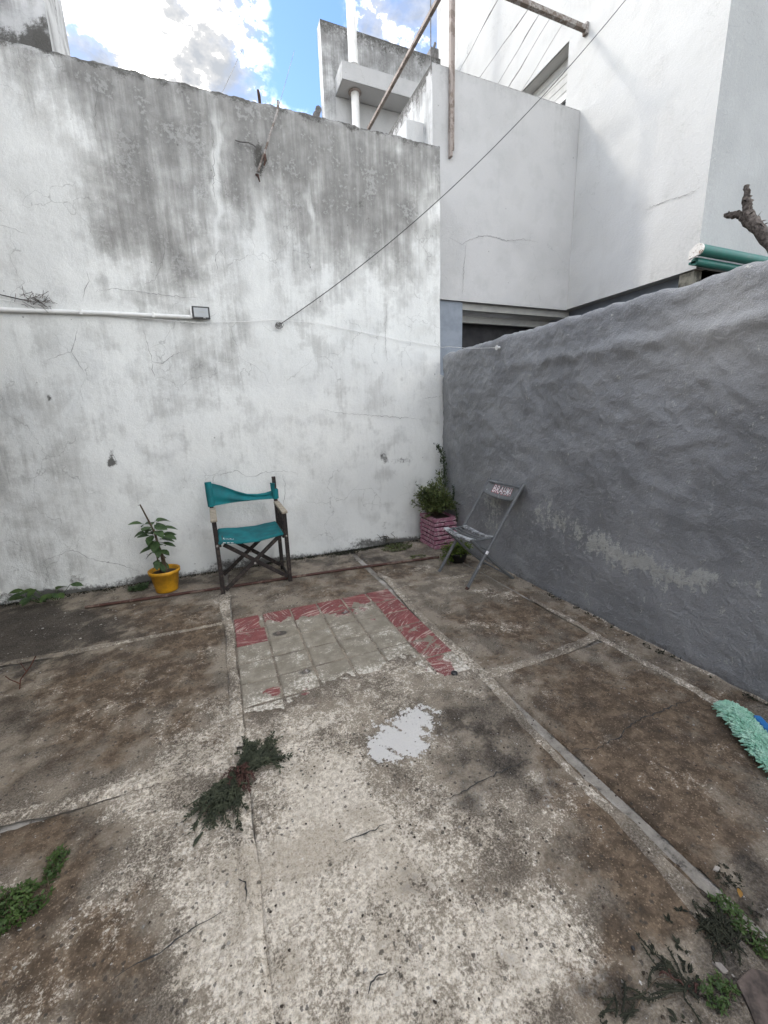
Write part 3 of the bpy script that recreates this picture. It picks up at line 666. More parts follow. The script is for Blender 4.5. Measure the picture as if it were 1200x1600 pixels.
# red tiles, 20 cm, most of them worn down to the cement
T0x, T0y, TS = -.028, 2.962, .2065
RED = [(0,0,.9),(1,0,.66),(2,0,.8),(3,0,.85),(4,0,.85),(5,0,1.0),(0,1,.8),(5,1,.95),(5,2,.9),(5,3,.62),(5,4,.55),(5,5,.85),(4,1,.28),(4,5,.3),(0,2,.2)]
RED = {(a, b): c for a, b, c in RED}
BITS = [(.13,2.0,.06,.05,.8),(.30,1.93,.045,.06,.9),(.95,2.52,.05,.04,.6),(.97,1.86,.07,.06,.55),(.76,2.72,.1,.10,.9),(.53,2.80,.10,.06,.8),(.32,2.86,.10,.04,.6)]
for ci in range(6):
    for ri in range(6):
        if ri >= 5 and ci in (2, 3): continue                     # lost under the crust
        x0, y1 = T0x+ci*TS, T0y-ri*TS; g_ = .0018; k = 27
        X, Y = np.meshgrid(np.linspace(x0+g_, x0+TS-g_, k), np.linspace(y1-TS+g_, y1-g_, k), indexing='ij')
        e = np.minimum(np.minimum(X-x0-g_, x0+TS-g_-X), np.minimum(Y-y1+TS-g_, y1-g_-Y))
        rs = random.Random(ci*7+ri); Z = .0028+rs.uniform(-.001, .001)+.0008*fbm(X*14, Y*14, 51, 3)-np.where(e < 1e-5, .011, 0)
        red = np.full_like(X, RED.get((ci, ri), 0.0))
        if ri == 0 and 0 < ci < 5: red = red*np.clip((Y-(y1-TS*((0,.95,1.05,1.3,.85)[ci]+.45*fbm(X*7, X*0+ci, 54, 3))))/.03, 0, 1)
        if ci == 0 and ri == 0: red = red*np.clip((x0+TS*.93-X)/.03, 0, 1)
        if (ci, ri) == (5, 5): red = red*np.clip(1.2-(X-x0-.02)/.16, 0, 1)
        wx, wy = X+.05*fbm(X*14, Y*14, 55, 4, .6), Y+.05*fbm(X*14+5, Y*14, 57, 4, .6)
        for bx_, by_, rx, ry, am in BITS: red = np.maximum(red, am*np.exp(-(((wx-bx_)/rx)**2+((wy-by_)/ry)**2)))
        red = red*(1+.35*fbm(X*9, Y*9, 59, 4))
        lic = blobmask(X, Y, LICHEN, 1.0, .05, 5)*.8+np.clip((2.15-Y)/.5, 0, 1)*.45+.12
        lic = (lic+.14+.35*fbm(X*5, Y*5, 58, 4))*np.where(red > .5, .5, 1.0)
        dk = .45*np.exp(-(e/.004))*(.6+.9*fbm(X*6, Y*6, 60, 3))
        for bx_, by_, rr in ((.25,2.615,.05),(.27,2.60,.05),(.758,2.705,.05),(.332,2.102,.05)): dk += 1.1*np.exp(-((X-bx_)**2*.6+(Y-by_)**2*1.6)/rr**2*2)
        an = (0.6, 2.3, .5, 1.9, .9, 2.7, .35)[(ci*3+ri*5) % 7]+rs.uniform(-.2, .2)
        me = gridmesh('floor_tile', np.stack([X, Y, Z], -1), dict(red=red, lichen=lic, dark=dk+blobmask(X, Y, DARK, 1., .05, 9)*.4), MAT['tile'])
        st = np.zeros((k, k, 3)); dx, dy = X-x0, Y-y1; cv = .9*(dx**2+dy**2)
        st[..., 0] = dx*math.cos(an)+dy*math.sin(an)+ci; st[..., 1] = -dx*math.sin(an)+dy*math.cos(an)+cv*.8+ri
        a = me.attributes.new('st', 'FLOAT_VECTOR', 'POINT'); a.data.foreach_set('vector', st.reshape(-1).astype(np.float32))
        o = link('floor_tile', me); o.parent = floor

# ------------------------------------------------------------------ tall white wall at the back
def wmasks(X, Z, top=3.99):
    g = blobmask(X, Z, GRIME_SHADE, .8, .12, 41)
    top_d = np.clip((Z-(top-.07+.05*fbm(X*5, Z*2, 61, 4)))/.07, 0, 1)
    m = blobmask(X, Z, WMOLD, 1.2, .02, 45)+top_d*.75+np.clip(1-Z/(.085+.05*fbm(X*4, X*0+1, 63, 3)), 0, 1)*.7
    g = g*1.1+np.clip((Z-top+.5)/.5, 0, 1)*.35+.10*np.clip((Z-.9)/1.2, 0, 1)+.45*np.clip((Z-top+.30+.25*fbm(X*7, X*0, 52, 4))/.3, 0, 1)
    return dict(grime=np.clip(g, 0, 1.3), clean=blobmask(X, Z, CLEAN, 1.0, .06, 47), mold=np.clip(m, 0, 1.2), rough_n=fbm(X*4, Z*4, 49, 5, .62), broad_n=fbm(X*1.2, Z*1.2, 53, 3))
ww = empty('white_wall', (.2, 4.19, 0), 0, 'tall stained white plaster wall across the back of the yard', 'wall')
xs = np.linspace(-1.95, 2.374, 300); zs = np.concatenate([np.linspace(-.05, 3.9, 262), np.linspace(3.912, 3.99, 9)])
X, Z = np.meshgrid(xs, zs, indexing='ij')
topn = .012*fbm(xs*6, xs*0+3, 71, 5, .65)
Zd = Z+np.where(Z > 3.9, (Z-3.9)/.09, 0)*topn[:, None]
D = .006*fbm(X*1.3, Z*1.3, 81, 3)+.003*fbm(X*5, Z*4, 85, 4)
D = D-.012*np.clip((Z-3.95)/.04, 0, 1)**2*-1
Pf = np.stack([X, 4.1+D, Zd], -1)
depth = np.array([.01, .03, .08, .13, .18])
rows = [np.stack([xs, np.full_like(xs, 4.1+.012+d), Zd[:, -1]+.012*np.sin(min(d/.05, 1)*1.4)+.006*fbm(xs*9, xs*0+d*30, 91, 3)], -1) for d in depth]
back = np.stack([xs, np.full_like(xs, 4.28), np.full_like(xs, -.05)], -1)
P = np.concatenate([Pf, np.stack(rows, 1), back[:, None, :]], 1)
Xa, Za = P[..., 0], P[..., 2]
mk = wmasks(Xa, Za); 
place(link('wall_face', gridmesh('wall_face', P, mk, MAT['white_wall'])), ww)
# end of the wall by the grey wall: clean narrow return, wider below
zz_ = np.linspace(-.05, 3.985, 160); yy_ = np.array([4.1, 4.15, 4.22, 4.28])
Y_, Z_ = np.meshgrid(yy_, zz_, indexing='ij')
E_ = np.stack([2.374+.004*fbm(Z_*4, Y_*4, 95, 4), Y_+.001, Z_], -1)
place(link('wall_end', gridmesh('wall_end', E_, dict(grime=np.clip((Z_-3)/1, 0, 1)*.6, clean=Z_*0, mold=np.clip((Z_-3.9)/.08, 0, 1)*.8), MAT['white_wall'])), ww)
xs2 = np.linspace(2.36, 2.427, 8); zs2 = np.linspace(-.05, 1.855, 130)
X_, Z_ = np.meshgrid(xs2, zs2, indexing='ij')
X_ = X_+(X_ > 2.40)*.006*fbm(Z_*8, Z_*0, 97, 4)
P_ = np.stack([X_, 4.104+.004*fbm(X_*9, Z_*5, 98, 3)+np.where(Z_ > 1.85, .05, 0), Z_], -1)
place(link('wall_patch', gridmesh('wall_patch', P_, dict(grime=Z_*0+.1, clean=Z_*0, mold=np.clip((X_-2.415)/.02, 0, 1)*.5), MAT['white_wall'])), ww)
ribbon_cracks('crack', WALL_CRACKS, 'w', 4.0895, ww, MAT['crack_soft'], .0012, .0045)

# ------------------------------------------------------------------ lumpy grey wall on the right
ys = np.linspace(-.9, 4.095, 420)
prof = [(0, z, 1.0) for z in np.linspace(-.05, 2.0, 165)]+[(.004,2.02,1),(.012,2.038,1),(.026,2.052,.9),(.05,2.062,.8),(.09,2.066,.8),(.13,2.06,.8),(.155,2.04,.6),(.16,2.0,.5),(.16,-.05,0)]
px0 = np.array([p[0] for p in prof]); pz0 = np.array([p[1] for p in prof]); pw = np.array([p[2] for p in prof])
Yg, Zg = np.meshgrid(ys, pz0, indexing='ij'); Xg = np.broadcast_to(px0, Yg.shape).copy()
warp = .22*fbm(Yg*1.2, Zg*1.2, 115, 3)
lump = .012*fbm(Yg*1.8+warp, Zg*2.2+warp, 111, 3, .5)
rid = 1-np.abs(fbm(Yg*2.6+3+warp*2, Zg*3.4-warp*2, 117, 3, .55)); lump += .0085*(rid**2-.6)
lump += .0085*fbm(Yg*6+warp*3, Zg*7.5+warp*2, 121, 4, .6)
amp = .36+.55*np.clip((Zg-.7)/.7, 0, 1)
fold = .022*np.exp(-((Zg-(1.80+.045*fbm(Yg*1.5, Yg*0, 125, 3)))/.05)**2)*np.clip((3.3-Yg)/1.0, 0, 1)
flare = .03*np.clip(1-Zg/.5, 0, 1)**2
topj = .018*fbm(Yg*3.5, Zg*0+2, 131, 4, .6)
front = (pw > .95)
Xw = 2.362+Xg-(lump*amp+fold+flare*.4)*pw+.05*np.exp(-((4.1-Yg)/.12)**2)
Zw = Zg+topj*np.clip((Zg-1.9)/.15, 0, 1)*np.where(pw > .3, 1, .3)
wr = blobmask(Yg, Zg, WORN, 1.1, .05, 141)
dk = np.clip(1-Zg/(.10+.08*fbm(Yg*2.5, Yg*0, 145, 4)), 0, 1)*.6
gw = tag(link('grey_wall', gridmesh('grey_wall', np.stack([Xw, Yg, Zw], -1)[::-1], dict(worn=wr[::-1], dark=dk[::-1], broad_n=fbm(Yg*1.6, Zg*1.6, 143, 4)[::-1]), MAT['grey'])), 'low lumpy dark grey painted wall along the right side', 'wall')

# ------------------------------------------------------------------ house on the left (just outside the view, closes the yard and shades it)
hs = empty('house', (-2.3, .5, 0), 0, 'plain plastered house closing the yard beyond the left edge', 'house')
mb = MB(); mb.box(-7, -1.95, -6, 4.095, -.05, 4.5); mb.build('wall', MAT['brick'], hs)
mb = MB(); mb.box(-7.1, -1.88, -6.1, 4.098, 4.5, 4.6); mb.build('roof', MAT['tank'], hs)

mb = MB(); n = 64; ys_e = np.linspace(-3.2, 3.7, n)  # unseen canopy, added and set low to darken the yard's left corner
for i in range(n-1):
    za, zb = 2.28+.018*(i % 2), 2.28+.018*((i+1) % 2); mb.add([(-1.95,ys_e[i],za+.12),(-1.95,ys_e[i+1],zb+.12),(-1.26,ys_e[i+1],zb),(-1.26,ys_e[i],za)], [(0,1,2,3)])
mb.build('added_shade_sheet', MAT['rustpole'], hs)
for y_ in (-2.5, -.9, .7, 2.2, 3.35):
    mb = MB(); mb.bar((-1.95,y_,2.36),(-1.3,y_,2.245), .05, .06); mb.build('added_shade_rafter', MAT['darkwood'], hs)

def quadgrid(name, o, u, v, nu, nv, mat, parent, masks=None, disp=.003, seed=1, nrm=None):
    o, u, v = np.array(o, float), np.array(u, float), np.array(v, float)
    a, b = np.meshgrid(np.linspace(0, 1, nu), np.linspace(0, 1, nv), indexing='ij')
    P = o+a[..., None]*u+b[..., None]*v
    n = np.cross(u, v); n = n/np.linalg.norm(n)
    lu, lv = np.linalg.norm(u), np.linalg.norm(v)
    d = disp*fbm(a*lu*2.5+seed, b*lv*2.5, seed, 4)*np.minimum(1, np.minimum(np.minimum(a, 1-a)*lu, np.minimum(b, 1-b)*lv)/.05)
    P = P+d[..., None]*n
    q1, q2 = P[..., 0]+P[..., 1]*.83, P[..., 2]+P[..., 1]*.31
    mk_ = dict(masks(P, a, b) if masks else {}); mk_['rough_n'] = fbm(q1*4, q2*4, seed+300, 4, .62); mk_['broad_n'] = fbm(q1*1.2, q2*1.2, seed+310, 3)
    me = gridmesh(name, P, mk_, mat); ob = link(name, me)
    if parent is not None: place(ob, parent)
    return ob
def drip(top=.35, amt=.8, seed=5, mold=.5, width=.12, base=0.0):
    def f(P, a, b):
        s = P[..., 0]+P[..., 1]
        hz = (1-b); n = .5+.5*fbm(s*5, s*0, seed, 4)
        g = base+amt*np.clip(1-hz/(top*(.4+1.0*n)), 0, 1)
        m = mold*np.clip(1-hz/(width*(.2+1.3*n)), 0, 1)
        return dict(grime=g, mold=m, clean=np.zeros_like(g))
    return f

# ------------------------------------------------------------------ pillar on the wall, top left
pl = empty('pillar', (-1.5, 4.4, 3.99), 0, 'stained square plaster pillar rising above the wall at top left', 'pillar')
def pm(P, a, b):
    n = fbm(P[..., 0]*4, P[..., 2]*4, 161, 4)
    return dict(grime=.55+.3*n, mold=np.clip(1-(P[..., 2]-3.98)/(.16+.1*n), 0, 1)*.9+np.clip(fbm(P[..., 0]*3+2, P[..., 2]*3+4, 163, 4)-.25, 0, 1)*1.2, clean=n*0)
quadgrid('pillar_front', (-2.6,4.112,3.985), (1.86,0,0), (0,0,3.0), 70, 80, MAT['tank'], pl, pm, .012, 5)
quadgrid('pillar_side', (-.74,4.112,3.985), (0,.68,0), (0,0,3.0), 24, 80, MAT['tank'], pl, lambda P, a, b: dict(grime=.35+.3*fbm(P[..., 1]*9, P[..., 2]*2, 166, 3), mold=np.clip(fbm(P[..., 1]*8, P[..., 2]*1.2, 165, 3)-.3, 0, 1)*1.1+np.clip(1-b*18, 0, 1)*.4, clean=a*0), .008, 6)
mb = MB(); mb.box(-2.6, -.75, 4.29, 4.78, -.05, 3.99); mb.box(-2.6, -.75, 4.125, 4.78, 3.99, 6.98); mb.build('pillar_core', MAT['tank'], pl)

# ------------------------------------------------------------------ neighbouring building, right
LX, LY = 2.54, 4.552
nb = empty('neighbour_building', (4.6, 4.55, 0), 0, 'white two storey neighbouring building behind the grey wall', 'building')
# upper white wall facing the yard, with a window opening
W0, W1, WZ0, WZ1 = 4.80, 6.1, 4.75, 5.86
UX = 4.6; z0, z1, y0, y1 = 2.755, 9.2, 2.93, 8.06
def um(P, a, b):
    Y, Zz = P[..., 1], P[..., 2]; n = fbm(Y*2.2, Zz*2.2, 171, 4)
    m = .8*np.clip(fbm(Y*1.6+5, Zz*1.6, 175, 4)-.1, 0, 1)*np.clip((Y-6.4)/1.2, 0, 1)*np.clip((Zz-6.5)/1, 0, 1)
    low = .35*np.clip(1-(Zz-2.75)/.5, 0, 1)*np.clip((3.9-Y)/.8, 0, 1)
    return dict(grime=np.clip(.14+.3*n+low+m+.3*np.clip(fbm(Y*7, Zz*.5, 177, 4)-.1, 0, 1), 0, 1), mold=m*1.5, clean=n*0)
for (a0, a1, b0, b1) in ((y0, W0, z0, z1), (W1, y1, z0, z1), (W0, W1, z0, WZ0), (W0, W1, WZ1, z1)):
    quadgrid('upper_wall', (UX, a1, b0), (0, a0-a1, 0), (0, 0, b1-b0), max(4, int((a1-a0)/.06)), max(4, int((b1-b0)/.06)), MAT['up_wall'], nb, um, .004 if a0 < W0 and a1 <= W0 else .0, 9)
mb = MB()
mb.add([(UX,y0,z0),(4.74,y0,z0),(4.74,y1,z0),(UX,y1,z0)], [(3,2,1,0)]); mb.build('soffit', MAT['frame'], nb)
mb = MB(); mb.box(4.74, 10, 2.96, 8.0, -.05, 2.755); mb.build('lower_wall', MAT['bluegrey'], nb)
quadgrid('front_wall', (UX, y0, z0), (5.4,0,0), (0,0,z1-z0), 90, 100, MAT['front'], nb, lambda P, a, b: dict(grime=.12+.25*np.clip(1-(P[..., 0]-4.6)/.35, 0, 1)+.3*np.clip(1-(P[..., 2]-2.75)/.4, 0, 1), mold=.5*np.clip(1-(P[..., 2]-2.75)/.25, 0, 1)*np.clip(1-(P[..., 0]-4.6)/.25, 0, 1)*1.4, clean=a*0), .003, 12)
mb = MB(); mb.box(4.62, 4.98, 2.96, 3.1, 2.2, 2.756); mb.build('corner_block', MAT['mouldy'], nb)
mb = MB(); mb.box(UX+.4, 10, y0+.3, y1, 2.8, z1); mb.build('inner_core', MAT['dark'], nb)
# window in the upper wall: reveal, shutter slats, frame, dark pane
wd = MB(); wd.box(UX+.02, UX+.33, W0-.03, W0-.001, WZ0, WZ1); wd.box(UX+.02, UX+.33, W1+.001, W1+.03, WZ0, WZ1); wd.box(UX+.02, UX+.33, W0, W1, WZ1+.001, WZ1+.03); wd.box(UX+.02, UX+.33, W0, W1, WZ0-.03, WZ0-.001)
win = wd.build('window', MAT['up_wall'], nb)
def sub(mb_, name, mat, parent): o = mb_.build(name, mat); o.parent = parent; return o
mb = MB(); mb.box(UX+.16, UX+.21, W0, W1, 5.40, 5.46); mb.box(UX+.16, UX+.21, W0, W0+.05, WZ0, 5.40); mb.box(UX+.16, UX+.21, W1-.05, W1, WZ0, 5.40); mb.box(UX+.16, UX+.21, W0+.62, W0+.67, WZ0, 5.40); sub(mb, 'frame', MAT['pvc'], win)
for k in range(9):
    mb = MB(); mb.box(UX+.18-.004*(k % 2), UX+.215, W0, W1, 5.46+k*.044, 5.46+k*.044+.041); sub(mb, 'slat', MAT['shutter'], win)
mb = MB(); mb.box(UX+.19, UX+.2, W0+.05, W1-.05, WZ0, 5.40); sub(mb, 'pane', MAT['glass'], win)
# pale grey terrace wall facing the yard
quadgrid('terrace_wall', (LX, LY, 2.745), (UX-LX-.003,0,0), (0,0,2.25), 110, 110, MAT['lg_wall'], nb, lambda P, a, b: dict(grime=.06+.55*np.clip(1-(5-P[..., 2])/(.10+.12*(.5+.5*fbm(P[..., 0]*6, P[..., 0]*0, 183, 4))), 0, 1)+.35*np.clip(fbm(P[..., 0]*1.5, P[..., 2]*1.5, 185, 4), 0, 1)+.45*np.clip(fbm(P[..., 0]*8, P[..., 2]*.5, 186, 4)-.15, 0, 1)*np.clip(1-(5-P[..., 2])/1.2, 0, 1), mold=.6*np.clip(1-(5-P[..., 2])/.03, 0, 1), clean=a*0), .004, 14)
mb = MB(); mb.box(LX+.001, UX, LY+.012, LY+.13, 2.75, 4.985); mb.build('terrace_core', MAT['lg_wall'], nb)
quadgrid('terrace_coping', (LX, LY, 4.995), (UX-LX,0,0), (0,.13,0), 80, 4, MAT['lg_wall'], nb, lambda P, a, b: dict(grime=a*0+.8, mold=a*0+.4, clean=a*0), .004, 15)
quadgrid('terrace_side', (LX, 5.9, 3.0), (0,-1.348,0), (0,0,1.995), 60, 80, MAT['tank'], nb, lambda P, a, b: dict(grime=.5+.5*fbm(P[..., 1]*10, P[..., 2]*.7, 187, 3), mold=.9*np.clip(1-(5-P[..., 2])/(.1+.35*(.5+.5*fbm(P[..., 1]*14, P[..., 1]*0, 189, 4))), 0, 1), clean=np.clip(fbm(P[..., 1]*12, P[..., 2]*.8, 190, 3), 0, 1)), .004, 16)
mb = MB(); mb.box(LX+.012, LX+.12, LY+.131, 5.9, 3.0, 4.992); mb.build('side_core', MAT['tank'], nb)
mb = MB(); mb.box(2.33, 2.538, 4.75, 5.0, 3.5, 4.57); mb.build('side_block', MAT['tank'], nb)
# opening under the terrace wall
mb = MB(); mb.box(LX, 2.965, LY+.03, LY+.35, -.05, 2.744); mb.build('column', MAT['bluegrey'], nb)
mb = MB(); mb.box(2.966, UX+.1, LY+.06, LY+.16, 2.665, 2.7435); mb.build('lintel', MAT['frame'], nb)
mb = MB(); mb.box(2.966, UX+.1, LY+.22, LY+.27, 2.56, 2.64); mb.build('door_head', MAT['frame'], nb)
mb = MB(); mb.box(2.97, UX+.1, LY+.34, LY+.36, -.05, 2.6); mb.build('shade_panel', MAT['dark'], nb)  # near-black panel: shade of the unlit interior put into its colour
mb = MB(); mb.box(LX, UX+.1, LY+.131, LY+1.5, 2.70, 2.744); mb.build('terrace_slab', MAT['frame'], nb)
ribbon_cracks('crack', LG_CRACKS, 'w', LY-.008, nb, MAT['crack_soft'], .002, .006)
ribbon_cracks('crack', UP_CRACKS, 'u', UX-.008, nb, MAT['crack_soft'], .002, .007)

# ------------------------------------------------------------------ tank housing in the gap, with its ledge and pipe
tk = empty('tank_housing', (3.1, 7.5, 0), 0, 'streaked concrete water tank housing above the back wall', 'housing')
quadgrid('tank_wall', (2.207,7.425,4.4), (2.1,0,0), (0,0,2.93), 90, 110, MAT['tank'], tk, drip(.6, .6, 191, .75, .13, .38), .006, 21)
quadgrid('tank_side', (2.207,7.604,4.4), (0,-.179,0), (0,0,2.93), 6, 80, MAT['tank'], tk, drip(.4, .3, 193, .3, .08, .1), .002, 22)
mb = MB(); mb.box(2.22, 4.3, 7.438, 7.604, 4.4, 7.322); mb.build('tank_core', MAT['tank'], tk)
quadgrid('ledge_front', (2.399,7.054,6.397), (1.6,0,0), (0,0,.227), 60, 14, MAT['lg_wall'], tk, drip(.12, .25, 195, .1, .03, .25), .003, 23)
quadgrid('ledge_side', (2.399,7.424,6.397), (0,-.37,0), (0,0,.227), 16, 14, MAT['tank'], tk, drip(.12, .5, 197, .5, .06, .5), .002, 24)
mb = MB(); mb.box(2.405, 3.99, 7.066, 7.424, 6.398, 6.618); mb.build('ledge', MAT['lg_wall'], tk)
quadgrid('lower_panel', (2.393,7.414,4.4), (1.2,0,0), (0,0,1.98), 30, 50, MAT['lg_wall'], tk, drip(.4, .2, 198, .2, .04, .05), .002, 25)
mb = MB(); mb.lathe([(.068,6.394),(.10,6.394),(.105,6.384),(.066,6.378)], (2.661,7.246,0), 20); mb.build('pipe_collar', MAT['rustpole'], tk)
mb = MB(); mb.tube([(2.661,7.246,4.4),(2.661,7.246,6.755)], .063, 16); mb.tube([(2.647,7.236,6.755),(2.647,7.236,9.6)], .071, 16); mb.tube([(2.654,7.24,6.73),(2.654,7.24,6.92)], .078, 16)
tag(mb.build('vent_pipe', MAT['pvc']), 'white plastic pipe rising through the tank housing ledge', 'pipe')
mb = MB(); mb.box(4.12, 4.27, 7.42, 7.58, 7.31, 7.46); mb.tube([(4.14,7.45,7.34),(4.20,7.42,7.52)], .025, 6)
tag(mb.build('dark_bracket', MAT['wire_grey'], None, .008), 'small dark bracket on top right end of the tank housing', 'bracket')
re_ = empty('roof_edge', (2.1, 7.7, 6.0), 0, 'dark tiled roof edge peeping out left of the tank housing', 'roof')
for k in range(4):
    mb = MB(); mb.tube([(2.02+k*.045,7.60,6.02+k*.085),(2.10+k*.045,8.2,6.14+k*.085)], .05, 8); mb.build('tile', MAT['wire_grey'], re_)
# ------------------------------------------------------------------ steel frame and lines over the neighbour's terrace
mb = MB(); mb.box(2.735, 2.765, 4.50, 4.548, 4.17, 5.86); mb.box(2.772, 2.79, 4.51, 4.548, 4.24, 5.86)
tag(mb.build('steel_post', MAT['rustpole'], None, .003), 'rusty upright steel post fixed to the pale terrace wall', 'post')
mb = MB(); mb.bar((2.775,4.3,5.78),(2.762,6.98,5.78), .042, .042)
tag(mb.build('steel_beam', MAT['rustpole'], None, .003), 'rusty steel bar slanting down behind the back wall top', 'beam')
mb = MB(); mb.bar((2.8,4.53,5.775),(4.585,4.53,5.775), .05, .05); mb.box(4.56, 4.599, 4.50, 4.56, 5.72, 5.83)
tag(mb.build('steel_beam', MAT['beam'], None, .003), 'weathered steel bar ending at the white upper wall', 'beam')
for k, (xa, xb, nm) in enumerate(((3.343,3.451,'leftmost'),(3.736,3.75,'second from left'),(3.881,4.054,'middle'),(4.046,4.224,'second from right'),(4.235,4.441,'rightmost'))):
    mb = MB(); dx = (xb-xa)/.97; rs = random.Random(k)
    pts = [(xa+dx*t*3.4+rs.gauss(0,.004), 4.53+3.4*t, 5.742-.05*math.sin(math.pi*t)+rs.gauss(0,.003)) for t in [i/16 for i in range(17)]]
    mb.tube(pts, [.003+(.004 if rs.random() < .2 else 0) for _ in pts], 5)
    tag(mb.build('clothesline_wire', MAT['pale_wire']), '%s of the five thin clothesline wires under the steel bar' % nm, 'wire', 'clothesline wires')
mb = MB(); mb.tube([(2.772,5.0,4.9),(2.773,5.0,5.4),(2.774,5.0,6.6)], .006, 6)
tag(mb.build('thin_wire', MAT['wire_grey']), 'thin upright wire against the sky beside the steel post', 'wire')

# black cable sagging across, white string, conduit, floodlight
a, b = Vector((.672,4.075,2.274)), Vector((4.585,3.72,5.72)); pts = []
for i in range(41):
    t = i/40; p = a.lerp(b, t); p.z -= .42*4*t*(1-t)*.58; pts.append(p)
mb = MB(); mb.tube(pts, .0038, 6)
tag(mb.build('black_cable', MAT['wire']), 'black cable sagging from the white wall up to top right', 'cable')
S = [(-1.96,2.40),(-1.343,2.348),(-1.234,2.33),(-1.12,2.315),(-.924,2.286),(-.537,2.272),(-.015,2.254),(.356,2.283),(.667,2.316),(1.056,2.303),(1.441,2.251),(1.857,2.19),(2.388,2.132)]
mb = MB(); mb.tube([(x, 4.078, z) for x, z in S]+[(2.36,3.9,2.11),(2.345,3.5,2.03),(2.33,3.06,1.968)], .0022, 5)
tag(mb.build('white_string', MAT['string']), 'thin white string running along the white wall to the grey wall', 'string')
mb = MB(); mb.tube([(2.37,3.06,1.968),(2.325,3.06,1.968)], .012, 8); mb.tube([(2.33,3.06,1.968),(2.326,3.06,1.968)], .02, 8)
tag(mb.build('string_bolt', MAT['pvc']), 'small pale bolt near the grey wall top holding the white string', 'bolt')
mb = MB(); mb.tube([(-1.95,4.078,2.268),(-1.36,4.078,2.276),(-.7,4.078,2.290),(-.066,4.078,2.296)], .0165, 12)
cd = tag(mb.build('conduit_pipe', MAT['pvc']), 'white plastic conduit pipe running along the white wall', 'pipe')
for x in (-1.5, -.85, -.35):
    mb = MB(); mb.box(x-.008, x+.008, 4.055, 4.1, 2.262+.018*(x+1.5)/1.5, 2.304+.018*(x+1.5)/1.5); sub(mb, 'clip', MAT['pvc'], cd)
fl = empty('floodlight', (.02, 4.08, 2.33), 0, 'small flat floodlight with black frame on the white wall', 'floodlight')
mb = MB(); mb.box(-.052, .086, 4.055, 4.078, 2.284, 2.382); mb.build('housing', MAT['black'], fl, .004)
mb = MB(); mb.box(-.039, .073, 4.0525, 4.0549, 2.297, 2.369); mb.build('glass', MAT['lamp_glass'], fl)
mb = MB(); mb.box(-.07, -.055, 4.06, 4.098, 2.29, 2.375); mb.box(-.052, .0, 4.079, 4.098, 2.30, 2.36); mb.build('bracket', MAT['pvc'], fl, .003)
mb = MB()
for k in range(7): mb.box(.002+k*.006, .006+k*.006, 4.0515, 4.0524, 2.334, 2.340)
mb.build('small_print', MAT['frame'], fl)
mb = MB()
for k in range(4): mb.box(.03+k*.005, .034+k*.005, 4.0538, 4.0546, 2.2885, 2.2925)
mb.build('small_print', MAT['print_white'], fl)
def tangle(cx, cz, r, n, mat, label, seed):
    rs = random.Random(seed); mb = MB()
    for k in range(n):
        a0 = rs.uniform(0, 6.28); rr = r*rs.uniform(.4, 1); e = rs.uniform(.5, 1); ox, oz = rs.gauss(0, r*.3), rs.gauss(0, r*.25)
        mb.tube([(cx+ox+rr*math.cos(a0+t*.5), 4.075-rs.uniform(0, .02), cz+oz+rr*e*math.sin(a0+t*.5)) for t in range(rs.randint(5, 11))], .0022, 4)
    return tag(mb.build('wire_tangle', mat), label, 'wire')
tangle(.665, 2.268, .032, 9, MAT['wire_grey'], 'tangle of wire round the anchor where the black cable starts', 3)
rs = random.Random(8); tw = empty('twig_tangle', (-1.135, 4.07, 2.35), 0, 'tangle of dry twigs caught above the conduit pipe', 'twigs')
mb = MB()
for k in range(46):
    p = Vector((-1.135+rs.gauss(0,.045), 4.078-rs.uniform(0,.02), 2.35+rs.gauss(0,.02))); a_ = rs.gauss(0,.7); L = rs.uniform(.03,.09)
    mb.tube([p, p+Vector((math.cos(a_)*L*.5, 0, math.sin(a_)*L*.5+rs.gauss(0,.006))), p+Vector((math.cos(a_)*L, 0, math.sin(a_)*L))], .0016, 4)
mb.build('twigs', MAT['bark'], tw)['kind'] = 'stuff'
mb = MB(); mb.tube([(-1.96,4.08,2.47),(-1.6,4.07,2.40),(-1.36,4.08,2.385),(-1.17,4.075,2.345)], .004, 6)
tag(mb.build('black_wire', MAT['wire']), 'short black wire coming in at left above the conduit', 'wire')
# rusty hook and rod near the top of the white wall
hk = empty('rusty_hook', (.62, 4.08, 3.5), 0, 'rusty iron hook in a dark hole high on the white wall', 'hook')
mb = MB(); mb.tube([(.655,4.1,3.60),(.66,4.05,3.585),(.662,4.03,3.54),(.645,4.03,3.50)], [.012,.014,.011,.006], 8); mb.build('hook', MAT['rust'], hk)
mb = MB(); mb.tube([(.585,4.09,3.45),(.59,4.05,3.43),(.60,4.04,3.38)], [.011,.010,.005], 8); mb.build('stub', MAT['rust'], hk)
mb = MB(); mb.tube([(.818,4.085,4.01),(.80,4.06,3.93),(.735,4.05,3.78),(.66,4.045,3.60),(.595,4.05,3.46)], .009, 8)
tag(mb.build('pale_rod', MAT['beam']), 'thin pale bent rod hanging from wall top to the rusty hook', 'rod')
mb = MB(); mb.tube([(.60,4.085,3.655),(.54,4.07,3.665),(.47,4.075,3.66),(.44,4.085,3.67)], .005, 6)
tag(mb.build('hook_wire', MAT['wire_grey']), 'short wire sticking out left of the rusty hook', 'wire')
mb = MB(); mb.tube([(.672,4.14,3.98),(.668,4.13,4.05),(.662,4.125,4.085)], [.012,.013,.009], 7)
tag(mb.build('iron_stub', MAT['rust']), 'short rusty iron stub standing on the white wall top', 'stub')
mb = MB(); mb.tube([(.815,4.13,3.98),(.822,4.12,4.04)], [.012,.01], 7)
tag(mb.build('iron_stub', MAT['rust']), 'rusty iron stub on the wall top where the pale rod starts', 'stub')
